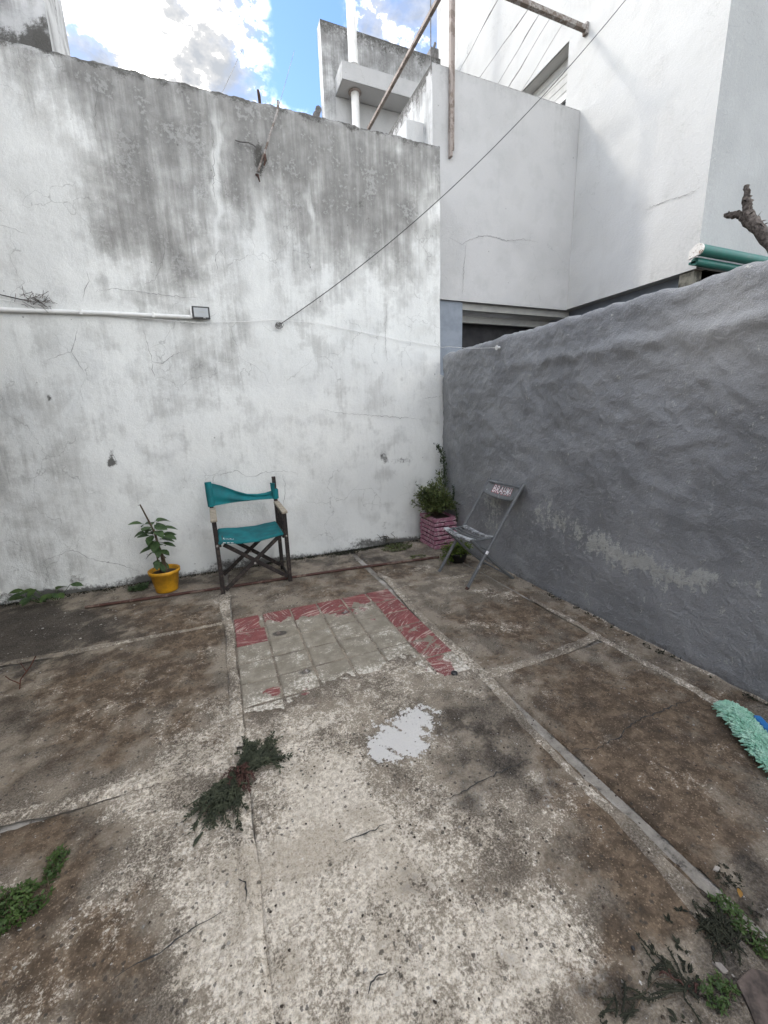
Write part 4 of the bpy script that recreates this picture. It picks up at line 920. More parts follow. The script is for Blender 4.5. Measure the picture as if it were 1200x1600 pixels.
for xa, za, xb, zb, lab in ((.36,3.99,.62,4.6,'faint thin wire rising from the wall top into the sky, left'), (.83,4.02,1.08,4.7,'faint thin wire rising from the wall top into the sky, right')):
    mb = MB(); mb.tube([(xa,4.16,za),(xb,4.5,zb)], .0022, 4); tag(mb.build('sky_wire', MAT['pale_wire']), lab, 'wire')

# ------------------------------------------------------------------ awning roller and cut branch beyond the grey wall
aw = empty('awning_roller', (4.7, 2.75, 2.8), 0, 'rolled green awning with white end cap below the pale wall', 'awning')
mb = MB(); mb.tube([(4.43,2.82,2.865),(7.2,2.82,2.865)], .048, 20); mb.build('roll', MAT['green'], aw)
mb = MB(); mb.tube([(4.47,2.87,2.785),(7.2,2.87,2.785)], .035, 14); mb.box(4.47, 7.2, 2.86, 2.925, 2.77, 2.79); mb.build('lower_bar', MAT['green'], aw)
mb = MB(); pr = [(math.cos(a)*.051, math.sin(a)*.051) for a in [math.radians(-90+15*k) for k in range(15)]]
ol = [(2.82-c, 2.865+s) for c, s in pr]+[(2.895,2.87),(2.895,2.80)]
n = len(ol); mb.add([(4.41,y,z) for y, z in ol]+[(4.43,y,z) for y, z in ol], [tuple(range(n))[::-1], tuple(range(n, 2*n))]+[(i,(i+1)%n,n+(i+1)%n,n+i) for i in range(n)])
mb.build('end_cap', MAT['awn_cap'], aw)
rs = random.Random(4)
def branch(path, radii, seg=14, rough=.16):
    mb = MB(); P = [Vector(p) for p in path]; L = 8
    pts, rr = [], []
    for i in range(len(P)-1):
        for j in range(L):
            t = j/L; pts.append(P[i].lerp(P[i+1], t)); rr.append(radii[i]*(1-t)+radii[i+1]*t)
    pts.append(P[-1]); rr.append(radii[-1]*.7)
    mb.tube(pts, rr, seg)
    mb.v = [tuple(Vector(v)+Vector((rs.gauss(0,1), rs.gauss(0,1), rs.gauss(0,1)))*rough*.028) for v in mb.v]
    return mb
br = empty('cut_tree', (3.25, 1.2, 0), 0, 'rough cut tree limb poking up behind the grey wall', 'tree')
def bpt(x, y, z): return (x, y, z)
m1 = branch([(3.35,1.02,-.05),(3.32,1.22,1.6),(3.24,1.52,2.20),(3.2,1.70,2.46),(3.2,1.80,2.585)], [.08,.06,.036,.033,.031]); m1.build('trunk', MAT['bark'], br)
m2 = branch([(3.2,1.785,2.57),(3.2,1.86,2.60),(3.2,1.905,2.615)], [.023,.017,.008], 10, .16); m2.build('limb', MAT['bark'], br)
m3 = branch([(3.2,1.775,2.56),(3.2,1.79,2.66),(3.2,1.80,2.735)], [.026,.02,.010], 10, .16); m3.build('limb', MAT['bark'], br)
mb = MB()
for k in range(150):
    t = rs.random(); p = Vector((3.24,1.52,2.20)).lerp(Vector((3.2,1.80,2.6)), t); a = rs.uniform(0, 6.28); rr = .033
    q = p+Vector((math.cos(a)*rr, math.sin(a)*rr*.75, math.sin(a)*rr*.5)); mb.leaf(q, Vector((rs.gauss(0,.3), rs.gauss(.2,.5), rs.gauss(.4,.5)))+(q-p)*9, (q-p), rs.uniform(.02,.05), .010, .4, -.3)
mb.build('bark_flakes', MAT['bark'], br)['kind'] = 'stuff'

# ------------------------------------------------------------------ director's chair
dc = empty('director_chair', (.2, 3.68, 0), 0, 'folding director chair with sagging teal canvas against the white wall', 'chair')
W_ = MAT['darkwood']
FL, FR, BL, BR = Vector((-.082,3.487,0)), Vector((.484,3.51,0)), Vector((-.088,3.85,0)), Vector((.470,3.87,0))
def legbar(a, b, w=.034, t=.026, nm='leg', mat=W_, up=(0,1,0)):
    mb = MB(); mb.bar(a, b, w, t, up); return mb.build(nm, mat, dc, .003)
legbar(FL, FL+Vector((0,0,.632))); legbar(FR, FR+Vector((0,0,.642)))
legbar(BL, BL+Vector((-.01,.012,.905))); legbar(BR, BR+Vector((-.004,.008,.91)))
for a, b, s in ((FL, BL, -1), (FR, BR, 1)):
    mb = MB(); A, B = a+Vector((0,-.035,.645)), b+Vector((0,.0,.668)); mb.bar(A, B, .052, .022); mb.build('armrest', MAT['rawwood'], dc, .005)
    mb = MB(); mb.bar(a+Vector((-.02*s,.0,.43)), b+Vector((-.02*s,0,.445)), .024, .04); mb.build('seat_rail', W_, dc, .003)
    mb = MB(); mb.bar(a+Vector((-.04*s,.0,.455)), b+Vector((-.045*s,0,.46)), .02, .028); mb.build('seat_rail', W_, dc, .003)
    for k in (1, 2, 3): legbar(a.lerp(b, k/4)+Vector((0,0,.44)), a.lerp(b, k/4)+Vector((0,0,.64)), .022, .014, 'slat')
    mb = MB(); mb.bar(a+Vector((0,.015,.03)), b+Vector((0,-.015,.03)), .02, .028); mb.build('foot_rail', W_, dc, .003)
def brace(a, b): mb = MB(); mb.bar(a, b, .016, .034, (0,1,0)); mb.v = mb.v; return mb.build('cross_brace', W_, dc, .002)
def brace2(a, b):
    mb = MB(); mb.bar(a, b, .034, .014, (0,1,0)); return mb.build('cross_brace', W_, dc, .002)
brace2(FL+Vector((.02,.0,.03)), FR+Vector((-.045,.02,.44))); brace2(FR+Vector((-.02,-.002,.05)), FL+Vector((.05,.035,.42)))
brace2(BL+Vector((.02,-.0,.04)), BR+Vector((-.05,-.02,.44))); brace2(BR+Vector((-.02,-.017,.05)), BL+Vector((.05,-.035,.43)))
for p in (FL+Vector((.28,-.012,.235)), BL+Vector((.28,-.03,.235)), FL+Vector((0,-.016,.43)), FR+Vector((0,-.016,.43))):
    mb = MB(); mb.tube([p, p+Vector((0,-.008,0))], .009, 8); mb.build('bolt', MAT['beam'], dc)
# seat canvas
u = np.linspace(0, 1, 26); v = np.linspace(0, 1, 18); Uc, Vc = np.meshgrid(u, v, indexing='ij')
xs_ = -.055+.500*Uc; ys_ = 3.465+.02*Uc+(.40)*Vc; zs_ = .470+.012*Vc-.030*np.sin(np.pi*Uc)*(.8+.2*np.cos(Vc*3))+.004*fbm(Uc*4, Vc*4, 201, 3)
P = np.stack([xs_, ys_, zs_], -1)
hem = P[:, :1].copy(); hem[..., 2] -= .022; hem[..., 1] += .004
lft = None
seat = place(link('seat', gridmesh('seat', np.concatenate([hem, P], 1), None, MAT['teal'])), dc)
mb = MB(); mb.tube([(-.056,3.463,.455),(-.056,3.865,.465)], .016, 10); sub(mb, 'seam', MAT['teal'], seat)
mb = MB(); mb.tube([(.445,3.485,.457),(.437,3.885,.468)], .014, 10); sub(mb, 'seam', MAT['teal'], seat)
mb = MB(); rs = random.Random(2)
for k in range(9):
    x = -.03+k*.010; y = 3.515+rs.uniform(-.004,.004); z = .474-.03*math.sin(math.pi*(x+.055)/.5)
    mb.tube([(x,y,z+.001),(x+rs.uniform(-.004,.006),y+rs.uniform(.004,.014) if k else y+.03,z+.002)], .0022, 5)
for k in range(3): mb.tube([(-.035+k*.03,3.4655,.452-.004*k),(-.015+k*.03,3.4650,.450-.005*k)], .003, 5)
sub(mb, 'worn_print', MAT['print_white'], seat)['kind'] = 'stuff'
# back canvas: full height at left, slumped at the middle and right
s = np.linspace(0, 1, 44); h = np.linspace(0, 1, 12)
xt = -.118+.614*s
topz = np.interp(s, [0,.06,.2,.4,.55,.7,.8,.9,.94,1], [.905,.900,.865,.800,.762,.752,.757,.775,.785,.79])
botz = np.interp(s, [0,.08,.3,.5,.7,.85,1], [.692,.694,.700,.702,.705,.704,.700])
sag = .085*np.sin(np.pi*np.clip(s, 0, 1))
Sx, Hh = np.meshgrid(s, h, indexing='ij')
Xc = xt[:, None]+0*Hh; Zc = botz[:, None]+(topz-botz)[:, None]*Hh
Yc = 3.845+.02*Sx+sag[:, None]*(.25+.75*Hh)+.018*np.sin(Hh*9+Sx*5)*np.sin(np.pi*Sx)+.004*fbm(Sx*5, Hh*3, 205, 3)
bk = place(link('backrest', gridmesh('backrest', np.stack([Xc, Yc, Zc], -1), None, MAT['teal'])), dc)
Y2 = Yc+.012+.03*np.sin(np.pi*Sx)*(1-Hh); o = link('back_layer', gridmesh('back_layer', np.stack([Xc, Y2, Zc-.006*Hh], -1)[::-1], None, MAT['teal'])); o.parent = bk
mb = MB(); prf = [(-.098,3.86)]
def sleeve(cx, cy, r0, z0, z1): mb = MB(); mb.tube([(cx,cy,z0),(cx-.002,cy+.002,(z0+z1)/2),(cx-.004,cy+.004,z1)], [r0,r0*1.06,r0], 14); return mb
sub(sleeve(-.096,3.86,.029,.690,.908), 'sleeve', MAT['teal'], bk); sub(sleeve(.468,3.874,.028,.700,.795), 'sleeve', MAT['teal'], bk)
mb = MB(); mb.add([(.432,3.866,.775),(.462,3.845,.775),(.466,3.845,.848),(.428,3.862,.852),(.430,3.872,.813)], [(0,1,2,3),(0,3,4)], True); mb.tube([(.428,3.862,.852),(.468,3.846,.846)], .006, 6); sub(mb, 'torn_flap', MAT['teal'], bk)

# ------------------------------------------------------------------ grey folding chair with printed backrest
fc = empty('folding_chair', (2.05, 2.88, 0), 0, 'worn grey folding metal chair with printed backrest by the grey wall', 'chair')
def fp(mbname, pts, r, mat='chair_metal', par=fc): mb = MB(); mb.tube(pts, r, 10); return mb.build(mbname, MAT[mat], par)
NY, FY = 2.655, 3.105
TX, TZ = 2.335, .835
for y in (NY, FY):
    fp('long_leg', [(1.79,y,.0),(1.83,y,.062),(2.06,y,.415),(2.30,y,.785),(TX,y,TZ)], .0145)
    mb = MB(); mb.tube([(1.789,y,.0),(1.803,y,.02)], .015, 10); mb.build('foot_cap', MAT['rust'] if y == NY else MAT['chair_metal'], fc)
    yy = y+(.022 if y == NY else -.022)
    fp('short_leg', [(2.285,yy,.0),(2.06,yy,.20),(1.87,yy,.385),(1.85,yy,.405)], .0135)
    fp('seat_arm', [(1.84,yy,.408),(2.07,yy,.405)], .009)
fp('cross_bar', [(2.25,NY+.02,.03),(2.25,FY-.02,.03)], .008)
fp('cross_bar', [(1.99,NY,.31),(1.99,FY,.31)], .006)
fp('cross_bar', [(TX-.02,NY,TZ-.03),(TX-.02,FY,TZ-.03)], .007)
mb = MB(); mb.tube([(2.20,FY,.632),(2.235,FY,.685)], .0138, 10); mb.build('rust_patch', MAT['rust'], fc)
mb = MB(); mb.tube([(1.975,NY-.002,.283),(1.99,NY-.002,.306)], .0145, 10); mb.build('joint_sleeve', MAT['print_white'], fc)
for (xa, xb, dz) in ((1.825,1.885,.010),(1.922,1.940,.0),(1.972,1.990,-.003),(2.025,2.085,.004)):
    n = 14; vs = []
    for i in range(n):
        t = i/(n-1); y = NY+.015+(FY-NY-.03)*t; z = .416+dz-.018*math.sin(math.pi*t)
        for x, zz2 in ((xa, z-.012), (xa+.004, z), (xb-.004, z-(.004 if xb-xa > .05 else 0)), (xb, z-.012)): vs.append((x, y, zz2))
    mb = MB(); mb.add(vs, [(4*i+k, 4*i+k+1, 4*i+5+k, 4*i+4+k) for i in range(n-1) for k in range(3)], False)
    o = mb.build('seat_slat', MAT['chair_slat'] if xb-xa > .05 else MAT['chair_metal'], fc); so = o.modifiers.new('solid', 'SOLIDIFY'); so.thickness = .003
# back panel curved between the long legs; tangent follows the legs
LD = Vector((2.30-2.06,0,.785-.415)).normalized(); NB = Vector((-LD.z,0,LD.x))            # NB faces the sitter
C0 = Vector((2.06,0,.415))+LD*(((.70-.415)/LD.z))
PH = .155
def panel(u_, v_, off=0.0):
    bow = -.055*math.sin(math.pi*u_)+.0
    lip = .018*math.sin(math.pi*v_)
    p = C0+LD*(PH*v_)+NB*(bow+off+.004); p.y = FY-.006+(NY-FY+.012)*u_
    return p
def rnd_clip(u_, v_):
    return v_ if .03 < u_ < .97 else .08+.84*v_
n, m = 30, 8; P = np.array([[tuple(panel(i/(n-1), .5+(j/(m-1)-.5)*(1-.18*abs(2*i/(n-1)-1)**6))) for j in range(m)] for i in range(n)])
bp = place(link('back_panel', gridmesh('back_panel', P, None, MAT['chair_panel'])), fc); so = bp.modifiers.new('solid', 'SOLIDIFY'); so.thickness = .004; so.offset = -1
def text_mesh(body, u0, u1, v0, v1, off, mat, grow=0.0):
    cu = bpy.data.curves.new('lettering', 'FONT'); cu.body = body; cu.resolution_u = 2; cu.offset = grow; cu.size = 1; cu.space_character = 1.08
    o = bpy.data.objects.new('lettering', cu); COL.objects.link(o)
    bpy.context.view_layer.update(); dg = bpy.context.evaluated_depsgraph_get(); me = bpy.data.meshes.new_from_object(o.evaluated_get(dg)); bpy.data.objects.remove(o)
    bm = bmesh.new(); bm.from_mesh(me); bmesh.ops.triangulate(bm, faces=bm.faces)
    bmesh.ops.subdivide_edges(bm, edges=[e for e in bm.edges if e.calc_length() > .25], cuts=2); 
    xs3 = [v_.co.x for v_ in bm.verts]; ys3 = [v_.co.y for v_ in bm.verts]; x0, x1, y0, y1 = min(xs3), max(xs3), min(ys3), max(ys3)
    for v_ in bm.verts: v_.co = panel(u0+(u1-u0)*(v_.co.x-x0)/(x1-x0), v0+(v1-v0)*(v_.co.y-y0)/(y1-y0), off)
    bm.to_mesh(me); bm.free(); me.name = 'lettering'
    o = link('lettering', me, mat); o.parent = bp; return o
text_mesh('BRAHMA', .19, .74, .30, .76, .0035, MAT['print_white'], .010)
text_mesh('BRAHMA', .178, .752, .27, .79, .0018, MAT['print_red'], .045)
for u_, v_ in ((.87,.78),(.84,.70),(.9,.25),(.07,.3),(.08,.8),(.5,.9)):
    mb = MB(); p = panel(u_, v_, .001); mb.tube([p, p+NB*.004], .006, 8); sub(mb, 'rivet', MAT['chair_slat'], bp)

# ------------------------------------------------------------------ yellow pot with broad-leaved plant
yp = empty('potted_plant', (-.535, 3.80, 0), 0, 'leggy broad leaved plant in a yellow plastic pot', 'potted plant')
mb = MB(); mb.lathe([(.0,.004),(.085,.004),(.088,.012),(.112,.165),(.124,.168),(.126,.196),(.118,.198),(.112,.19),(.108,.165),(.1,.16)], (-.535,3.80,0), 32); mb.build('pot', MAT['yellow'], yp)
mb = MB(); mb.lathe([(.109,.162),(.07,.172),(.03,.168),(0,.175)], (-.535,3.80,0), 20, .03); mb.build('soil', MAT['soil'], yp)
rs = random.Random(11); stems = [[(-.53,3.80,.16),(-.54,3.80,.32),(-.555,3.805,.50),(-.585,3.80,.62),(-.63,3.79,.78)], [(-.515,3.79,.16),(-.52,3.785,.30),(-.55,3.78,.45),(-.56,3.78,.56)], [(-.56,3.81,.16),(-.57,3.81,.26),(-.575,3.81,.33)]]
for k, st in enumerate(stems):
    mb = MB(); mb.tube(st, [.009,.008,.008,.007,.006][:len(st)] if k < 2 else .006, 8); mb.build('stem', MAT['stem'], yp)
def leafobj(p, d, nrm, L, Wd, mat, par):
    mb = MB(); mb.leaf(p, d, nrm, L, Wd, rs.uniform(.1,.35), rs.uniform(.05,.45), 6)
    mb.tube([Vector(p)-Vector(d).normalized()*.012, Vector(p)+Vector(d).normalized()*L*.1], .0022, 4); return mb.build('leaf', mat, par)
for k in range(40):
    if k < 23: z = rs.uniform(.50,.62); bx_ = -.565; el = rs.uniform(-.15,.35); L = rs.uniform(.085,.135); ou = .035
    elif k < 34: z = rs.uniform(.38,.48); bx_ = -.55; el = rs.uniform(-.6,-.05); L = rs.uniform(.07,.12); ou = .02
    else: z = rs.uniform(.24,.35); bx_ = -.57; el = rs.uniform(-1.1,-.5); L = rs.uniform(.06,.11); ou = .01
    a = k*2.399+rs.uniform(-.4,.4); d = Vector((math.cos(a), math.sin(a)*.9, el)); p = Vector((bx_, 3.79, z))+d*ou*rs.uniform(.6,2.2)
    leafobj(p, d, Vector((0,0,1))+d*rs.uniform(-.3,.3)-Vector((0,rs.uniform(0,.5),0)), L, L*rs.uniform(.52,.68), MAT['leaf'], yp)

# ------------------------------------------------------------------ pink brick planter with shrub
pk = empty('brick_planter', (2.205, 3.86, 0), 0, 'square planter of pink painted bricks with a leggy shrub', 'planter')
PX0, PX1, PY0, PY1, PHT = 2.065, 2.345, 3.68, 4.02, .345
mb = MB(); mb.box(PX0+.012, PX1-.012, PY0+.012, PY1-.012, .002, PHT-.03); mb.build('core', MAT['pinkgap'], pk)
rs = random.Random(21); rows = 7; rh = PHT/rows
def brick(x0, x1, y0, y1, z0, z1):
    mb = MB(); mb.box(x0, x1, y0, y1, z0, z1); mb.v = [tuple(c+rs.gauss(0,.0022) for c in v) for v in mb.v]; mb.build('brick', MAT['pink'], pk, .004)
for r_ in range(rows):
    z0, z1 = r_*rh+.003, (r_+1)*rh-.009
    pr_ = rs.uniform(-.007, .007)
    cuts = (0, .45, 1) if r_ % 2 else (0, .68, 1)
    for a, b in zip(cuts, cuts[1:]):
        xa, xb = PX0+(PX1-PX0)*a+(.003 if a else 0), PX0+(PX1-PX0)*b-(.003 if b < 1 else 0)
        brick(xa, xb, PY0+pr_, PY0+.04, z0, z1); brick(xa, xb, PY1-.04, PY1, z0, z1)
        ya, yb = PY0+.043+(PY1-PY0-.086)*a+(.003 if a else 0), PY0+.043+(PY1-PY0-.086)*b-(.003 if b < 1 else 0)
        brick(PX0+pr_, PX0+.04, ya, yb, z0, z1); brick(PX1-.04, PX1, ya, yb, z0, z1)
mb = MB(); mb.box(PX0+.035, PX1-.035, PY0+.035, PY1-.035, .25, .325); mb.build('soil', MAT['soil'], pk)
def shrub(root, center, rad, n_st, leaves, mat, smat, lsz, par, zbias=1.0, seed=1):
    rs = random.Random(seed); ms, ml = MB(), MB()
    for k in range(n_st):
        a = rs.uniform(0, 6.28); ph = math.acos(rs.uniform(-.1, 1)); d = Vector((math.sin(ph)*math.cos(a), math.sin(ph)*math.sin(a), math.cos(ph)*zbias))
        e = Vector(center)+Vector((d.x*rad[0], d.y*rad[1], d.z*rad[2]))*rs.uniform(.5, 1.22); m_ = Vector(root).lerp(e, .5)+Vector((rs.gauss(0,.02), rs.gauss(0,.02), .03))
        ms.tube([root, m_, e], [.004,.003,.0015], 4)
        for j in range(leaves):
            t = rs.uniform(.3, 1.03); p = (Vector(root).lerp(m_, t*2) if t < .5 else m_.lerp(e, t*2-1))+Vector((rs.gauss(0,.016), rs.gauss(0,.016), rs.gauss(0,.014)))
            dd = (e-m_).normalized()*.6+Vector((rs.gauss(0,.7), rs.gauss(0,.7), rs.gauss(.25,.6)))
            ml.leaf(p, dd, Vector((rs.gauss(0,.4), rs.gauss(-.2,.4), 1)), lsz*rs.uniform(.7,1.5), lsz*rs.uniform(.3,.55), .2, .2)
    ms.build('stems', smat, par)['kind'] = 'stuff'; o = ml.build('foliage', mat, par); o['kind'] = 'stuff'
shrub((2.19,3.85,.32), (2.165,3.83,.47), (.22,.17,.22), 120, 42, MAT['bush'], MAT['stem'], .030, pk, 1.0, 31)
rs = random.Random(33)
def sprig(pts, n, lsz, mat, par, r=.0035, nm='sprig', spread=.02):
    mb = MB(); P = [Vector(p) for p in pts]; mb.tube(P, [r*(1-.6*i/(len(P)-1)) for i in range(len(P))], 5); L = len(P)-1
    for k in range(n):
        t = rs.random()*L; i = min(int(t), L-1); p = P[i].lerp(P[i+1], t-i)+Vector((rs.gauss(0,1), rs.gauss(0,1), rs.gauss(0,1)))*spread*.3
        d = (P[i+1]-P[i]).normalized()*.9+Vector((rs.gauss(0,.6), rs.gauss(0,.6), rs.gauss(.1,.6))); mb.leaf(p, d, Vector((rs.gauss(0,.5), rs.gauss(0,.5), 1)), lsz*rs.uniform(.7,1.4), lsz*.42, .2, .1)
    return mb.build(nm, mat, par)
sprig([(2.26,3.88,.5),(2.33,3.90,.70),(2.32,3.92,.88),(2.31,3.94,1.0),(2.25,3.94,1.10)], 260, .032, MAT['bushtip'], pk, .006, spread=.05)
sprig([(2.25,3.86,.5),(2.28,3.90,.66),(2.26,3.93,.80)], 170, .032, MAT['bush'], pk, .005, spread=.05)
sprig([(2.12,3.84,.50),(2.05,3.82,.60),(1.98,3.80,.65),(1.91,3.79,.72)], 70, .026, MAT['bushtip'], pk, .004, spread=.03)
sprig([(2.10,3.82,.50),(2.04,3.78,.585),(1.97,3.77,.575)], 40, .024, MAT['bushtip'], pk)
sprig([(2.08,3.80,.40),(2.02,3.78,.43),(1.97,3.77,.47)], 60, .022, MAT['bush'], pk, spread=.03)
sprig([(2.08,3.80,.36),(2.03,3.76,.37),(1.99,3.74,.36)], 40, .022, MAT['bush'], pk, spread=.03)
sprig([(2.27,3.80,.45),(2.33,3.74,.52),(2.33,3.72,.60),(2.31,3.72,.68)], 60, .024, MAT['bushtip'], pk, .004)
sprig([(2.28,3.78,.42),(2.345,3.70,.42),(2.33,3.66,.36),(2.32,3.655,.30)], 46, .022, MAT['bushtip'], pk, .004)
sprig([(2.24,3.80,.42),(2.30,3.72,.47),(2.30,3.66,.45)], 80, .026, MAT['bush'], pk, .004, spread=.05)

# ------------------------------------------------------------------ small black pot under the folding chair
sp = empty('potted_plant', (2.07, 3.26, 0), 0, 'low bushy yellow green plant in a black pot behind the folding chair', 'potted plant')
mb = MB(); mb.lathe([(0,.004),(.075,.004),(.10,.08),(.108,.085),(.108,.10),(.095,.098),(.09,.08)], (2.09,3.27,0), 20); mb.build('pot', MAT['blackpot'], sp)
mb = MB(); mb.lathe([(.095,.08),(.05,.09),(0,.09)], (2.09,3.27,0), 14); mb.build('soil', MAT['soil'], sp)
shrub((2.09,3.27,.08), (2.08,3.26,.11), (.15,.12,.10), 46, 26, MAT['lime'], MAT['stem'], .027, sp, .8, 41)
shrub((1.99,3.26,.05), (1.96,3.24,.04), (.06,.06,.06), 14, 16, MAT['lime'], MAT['stem'], .022, sp, .6, 43)

# ------------------------------------------------------------------ rod on the ground
mb = MB(); mb.tube([(-1.105,3.672,.018),(-.624,3.643,.014),(-.102,3.598,.014),(.502,3.566,.013),(1.142,3.52,.013),(1.97,3.425,.014)], .0125, 8)
tag(mb.build('ground_rod', MAT['rod']), 'long red brown rod lying on the floor along the white wall', 'rod')

# ------------------------------------------------------------------ mop
mp_ = empty('mop', (2.05, .82, 0), 0, 'green shaggy mop head with blue plate on the floor', 'mop')
ax0, ax1 = Vector((2.105,.935,.022)), Vector((1.845,.56,.022)); ax = (ax1-ax0); axd = ax.normalized(); sd = Vector((axd.y, -axd.x, 0))
sd = sd if sd.x > 0 else -sd
mb = MB(); rs = random.Random(51)
N_ = 2600
for k in range(N_):
    t = rs.random(); w_ = rs.uniform(-1, 1); prof_ = math.sqrt(max(0, 1-w_*w_)); en = min(1, min(t, 1-t)*7+.25); en = math.sqrt(en)
    c = ax0+ax*t+sd*w_*.055*en+Vector((0,0,.006+.028*prof_*en))
    d = (sd*w_*.8+Vector((0,0,.9*prof_+.05))+axd*(rs.gauss(0,.45)+(-.9 if t < .06 else 0)+(.9 if t > .94 else 0))+sd*rs.gauss(0,.5)).normalized(); L = rs.uniform(.012,.032)
    e = c+d*L-Vector((0,0,.35*L)); e.z = max(e.z, .005)
    mid = c.lerp(e, .5)+Vector((rs.gauss(0,.002), rs.gauss(0,.002), .002))
    mb.tube([c-d*.006, mid, e], [.0030,.0040,.0020], 5)
pile = mb.build('chenille_pile', MAT['mopgreen'], mp_); pile['kind'] = 'stuff'
mb = MB(); mb.bar(ax0+Vector((.02,0,.0))+ax*.05, ax1-ax*.05, .085, .02); mb.build('pad', MAT['mopgreen'], mp_, .01)
pa = ax0+ax*.20+sd*.064+Vector((0,0,.034)); pb = ax0+ax*1.02+sd*.064+Vector((0,0,.034))
mb = MB(); mb.bar(pa, pb, .030, .024); mb.build('plate', MAT['mopblue'], mp_, .008)
mb = MB(); hb = ax0+ax*.6+sd*.095+Vector((0,0,.045)); mb.tube([hb, hb+Vector((.05,-.01,.03)), hb+Vector((.09,-.02,.09))], [.022,.02,.016], 10); mb.build('joint', MAT['mopblue'], mp_)
mb = MB(); mb.tube([hb+Vector((.09,-.02,.09)), Vector((2.315,.36,1.25))], .011, 10); mb.build('handle', MAT['mopblue'], mp_)

# ------------------------------------------------------------------ weeds
def prostrate(root, dirs, mat, seed, lsz=.011, par=None, nm='foliage', h=.02):
    """flat spreading stems packed with tiny leaves"""
    rs = random.Random(seed); mb = MB()
    for (dx, dy, n_, spread, L0, L1) in dirs:
        a0 = math.atan2(dy, dx)
        for k in range(n_):
            a = a0+rs.gauss(0, spread); L = rs.uniform(L0, L1); p0 = Vector(root)+Vector((rs.gauss(0,.02), rs.gauss(0,.02), .006)); bend = rs.gauss(0, .35); hh = rs.uniform(.3, 1.6)*h
            P = [p0+Vector((math.cos(a+bend*t)*L*t, math.sin(a+bend*t)*L*t, hh*math.sin(math.pi*min(t*.85+.1, 1)))) for t in [i/6 for i in range(7)]]
            mb.tube(P, [.0022]*6+[.001], 4)
            for j in range(int(L/.0042)):
                t = rs.uniform(.12, 1.02)*6; i = min(int(t), 5); p = P[i].lerp(P[i+1], t-i); di = (P[i+1]-P[i]).normalized(); s_ = rs.choice((-1, 1)); sdv = Vector((-di.y, di.x, 0))*s_
                mb.leaf(p+sdv*.001, di*.75+sdv*.75+Vector((0,0,rs.uniform(-.1,.7))), Vector((rs.gauss(0,.4), rs.gauss(0,.4), 1)), lsz*rs.uniform(.8,1.5), lsz*.55, .2, .1)
    o = mb.build(nm, mat, par); o['kind'] = 'stuff'; return o
w1 = empty('spreading_weed', (-.064, 1.508, 0), 0, 'dark flat spreading weed in the middle of the concrete floor', 'weed')
prostrate((-.045,1.52,0), [(.72,.70,40,.30,.10,.20),(.95,.35,5,.15,.14,.19)], MAT['weed'], 61, .012, w1)
prostrate((-.085,1.49,0), [(-.62,-.78,40,.28,.09,.20),(-.9,-.45,5,.2,.08,.13),(-.1,-1,4,.2,.06,.11)], MAT['weed'], 62, .012, w1)
prostrate((-.06,1.505,0), [(1,-.2,3,.6,.03,.06),(.2,-1,8,.3,.03,.08),(.6,.7,8,.4,.03,.07),(-.6,-.7,8,.4,.03,.06)], MAT['weedred'], 63, .009, w1, 'dry_base', .03)
mb = MB(); mb.tube([(-.20,1.315,.008),(-.22,1.29,.01),(-.228,1.275,.008)], [.004,.007,.003], 6); mb.build('seed_head', MAT['weed'], w1)

def tuft(root, n, R, hgt, mat, seed, label, lsz=.02, nm='weed', asp=(1,1), lw=.45):
    rs = random.Random(seed); w_ = empty(nm, root, 0, label, 'weed'); ms, ml = MB(), MB()
    for k in range(n):
        a = rs.uniform(0, 6.28); r_ = R*math.sqrt(rs.random()); x, y = root[0]+math.cos(a)*r_*asp[0], root[1]+math.sin(a)*r_*asp[1]; h_ = hgt*rs.uniform(.3, 1)*(1-.5*r_/R)
        b = Vector((x, y, .002)); e = b+Vector((rs.gauss(0,.4)*h_, rs.gauss(0,.4)*h_, h_)); ms.tube([b, e], [.0018,.001], 4)
        for j in range(rs.randint(4, 7)):
            p = b.lerp(e, rs.uniform(.3, 1.05)); an = rs.uniform(0, 6.28); ml.leaf(p, Vector((math.cos(an), math.sin(an), rs.uniform(-.1,.7))), Vector((rs.gauss(0,.3), rs.gauss(0,.3), 1)), lsz*rs.uniform(.6,1.3), lsz*lw*rs.uniform(.8,1.2), .15, .2)
    ms.build('stems', MAT['stem'], w_)['kind'] = 'stuff'; o = ml.build('foliage', mat, w_); o['kind'] = 'stuff'; return w_
tuft((-.72,1.295,0), 120, .07, .05, MAT['weedgreen'], 71, 'larger green weed clump at the left edge of the floor', .016, asp=(1.2,.9))
tuft((-.80,1.25,0), 90, .07, .06, MAT['weedgreen'], 76, 'green weed clump cut by the left edge of the photo', .016)
tuft((-.648,1.40,0), 60, .042, .035, MAT['weedgreen'], 72, 'small narrow green weed beside the larger left clump', .013, asp=(.55,1.5))
tuft((1.215,.452,0), 34, .034, .028, MAT['weedgreen'], 73, 'leafy green weed at end of the pale mortar strip', .013)
tuft((1.20,.372,0), 70, .045, .03, MAT['weedgreen'], 74, 'green weed beside the mauve paver, lower right', .011, asp=(.7,1.3))
tuft((1.00,.352,0), 44, .036, .026, MAT['weedgreen'], 75, 'green weed at the bottom edge left of the mauve paver', .012, asp=(1.3,.8))
tuft((1.31,.50,0), 40, .04, .012, MAT['moss'], 77, 'dull dark weed at the right edge above the fallen leaf', .007)
tuft((1.72,3.90,0), 110, .13, .06, MAT['bush'], 78, 'olive weeds at the wall foot left of the pink planter', .022, asp=(1.4,.8))
tuft((1.78,3.55,0), 34, .08, .02, MAT['bush'], 79, 'small green weed growing over the rod by the planter', .016, asp=(1.4,.6))
tuft((-.78,3.95,0), 60, .07, .04, MAT['leaf'], 80, 'low dark green weed just left of the yellow pot', .03)
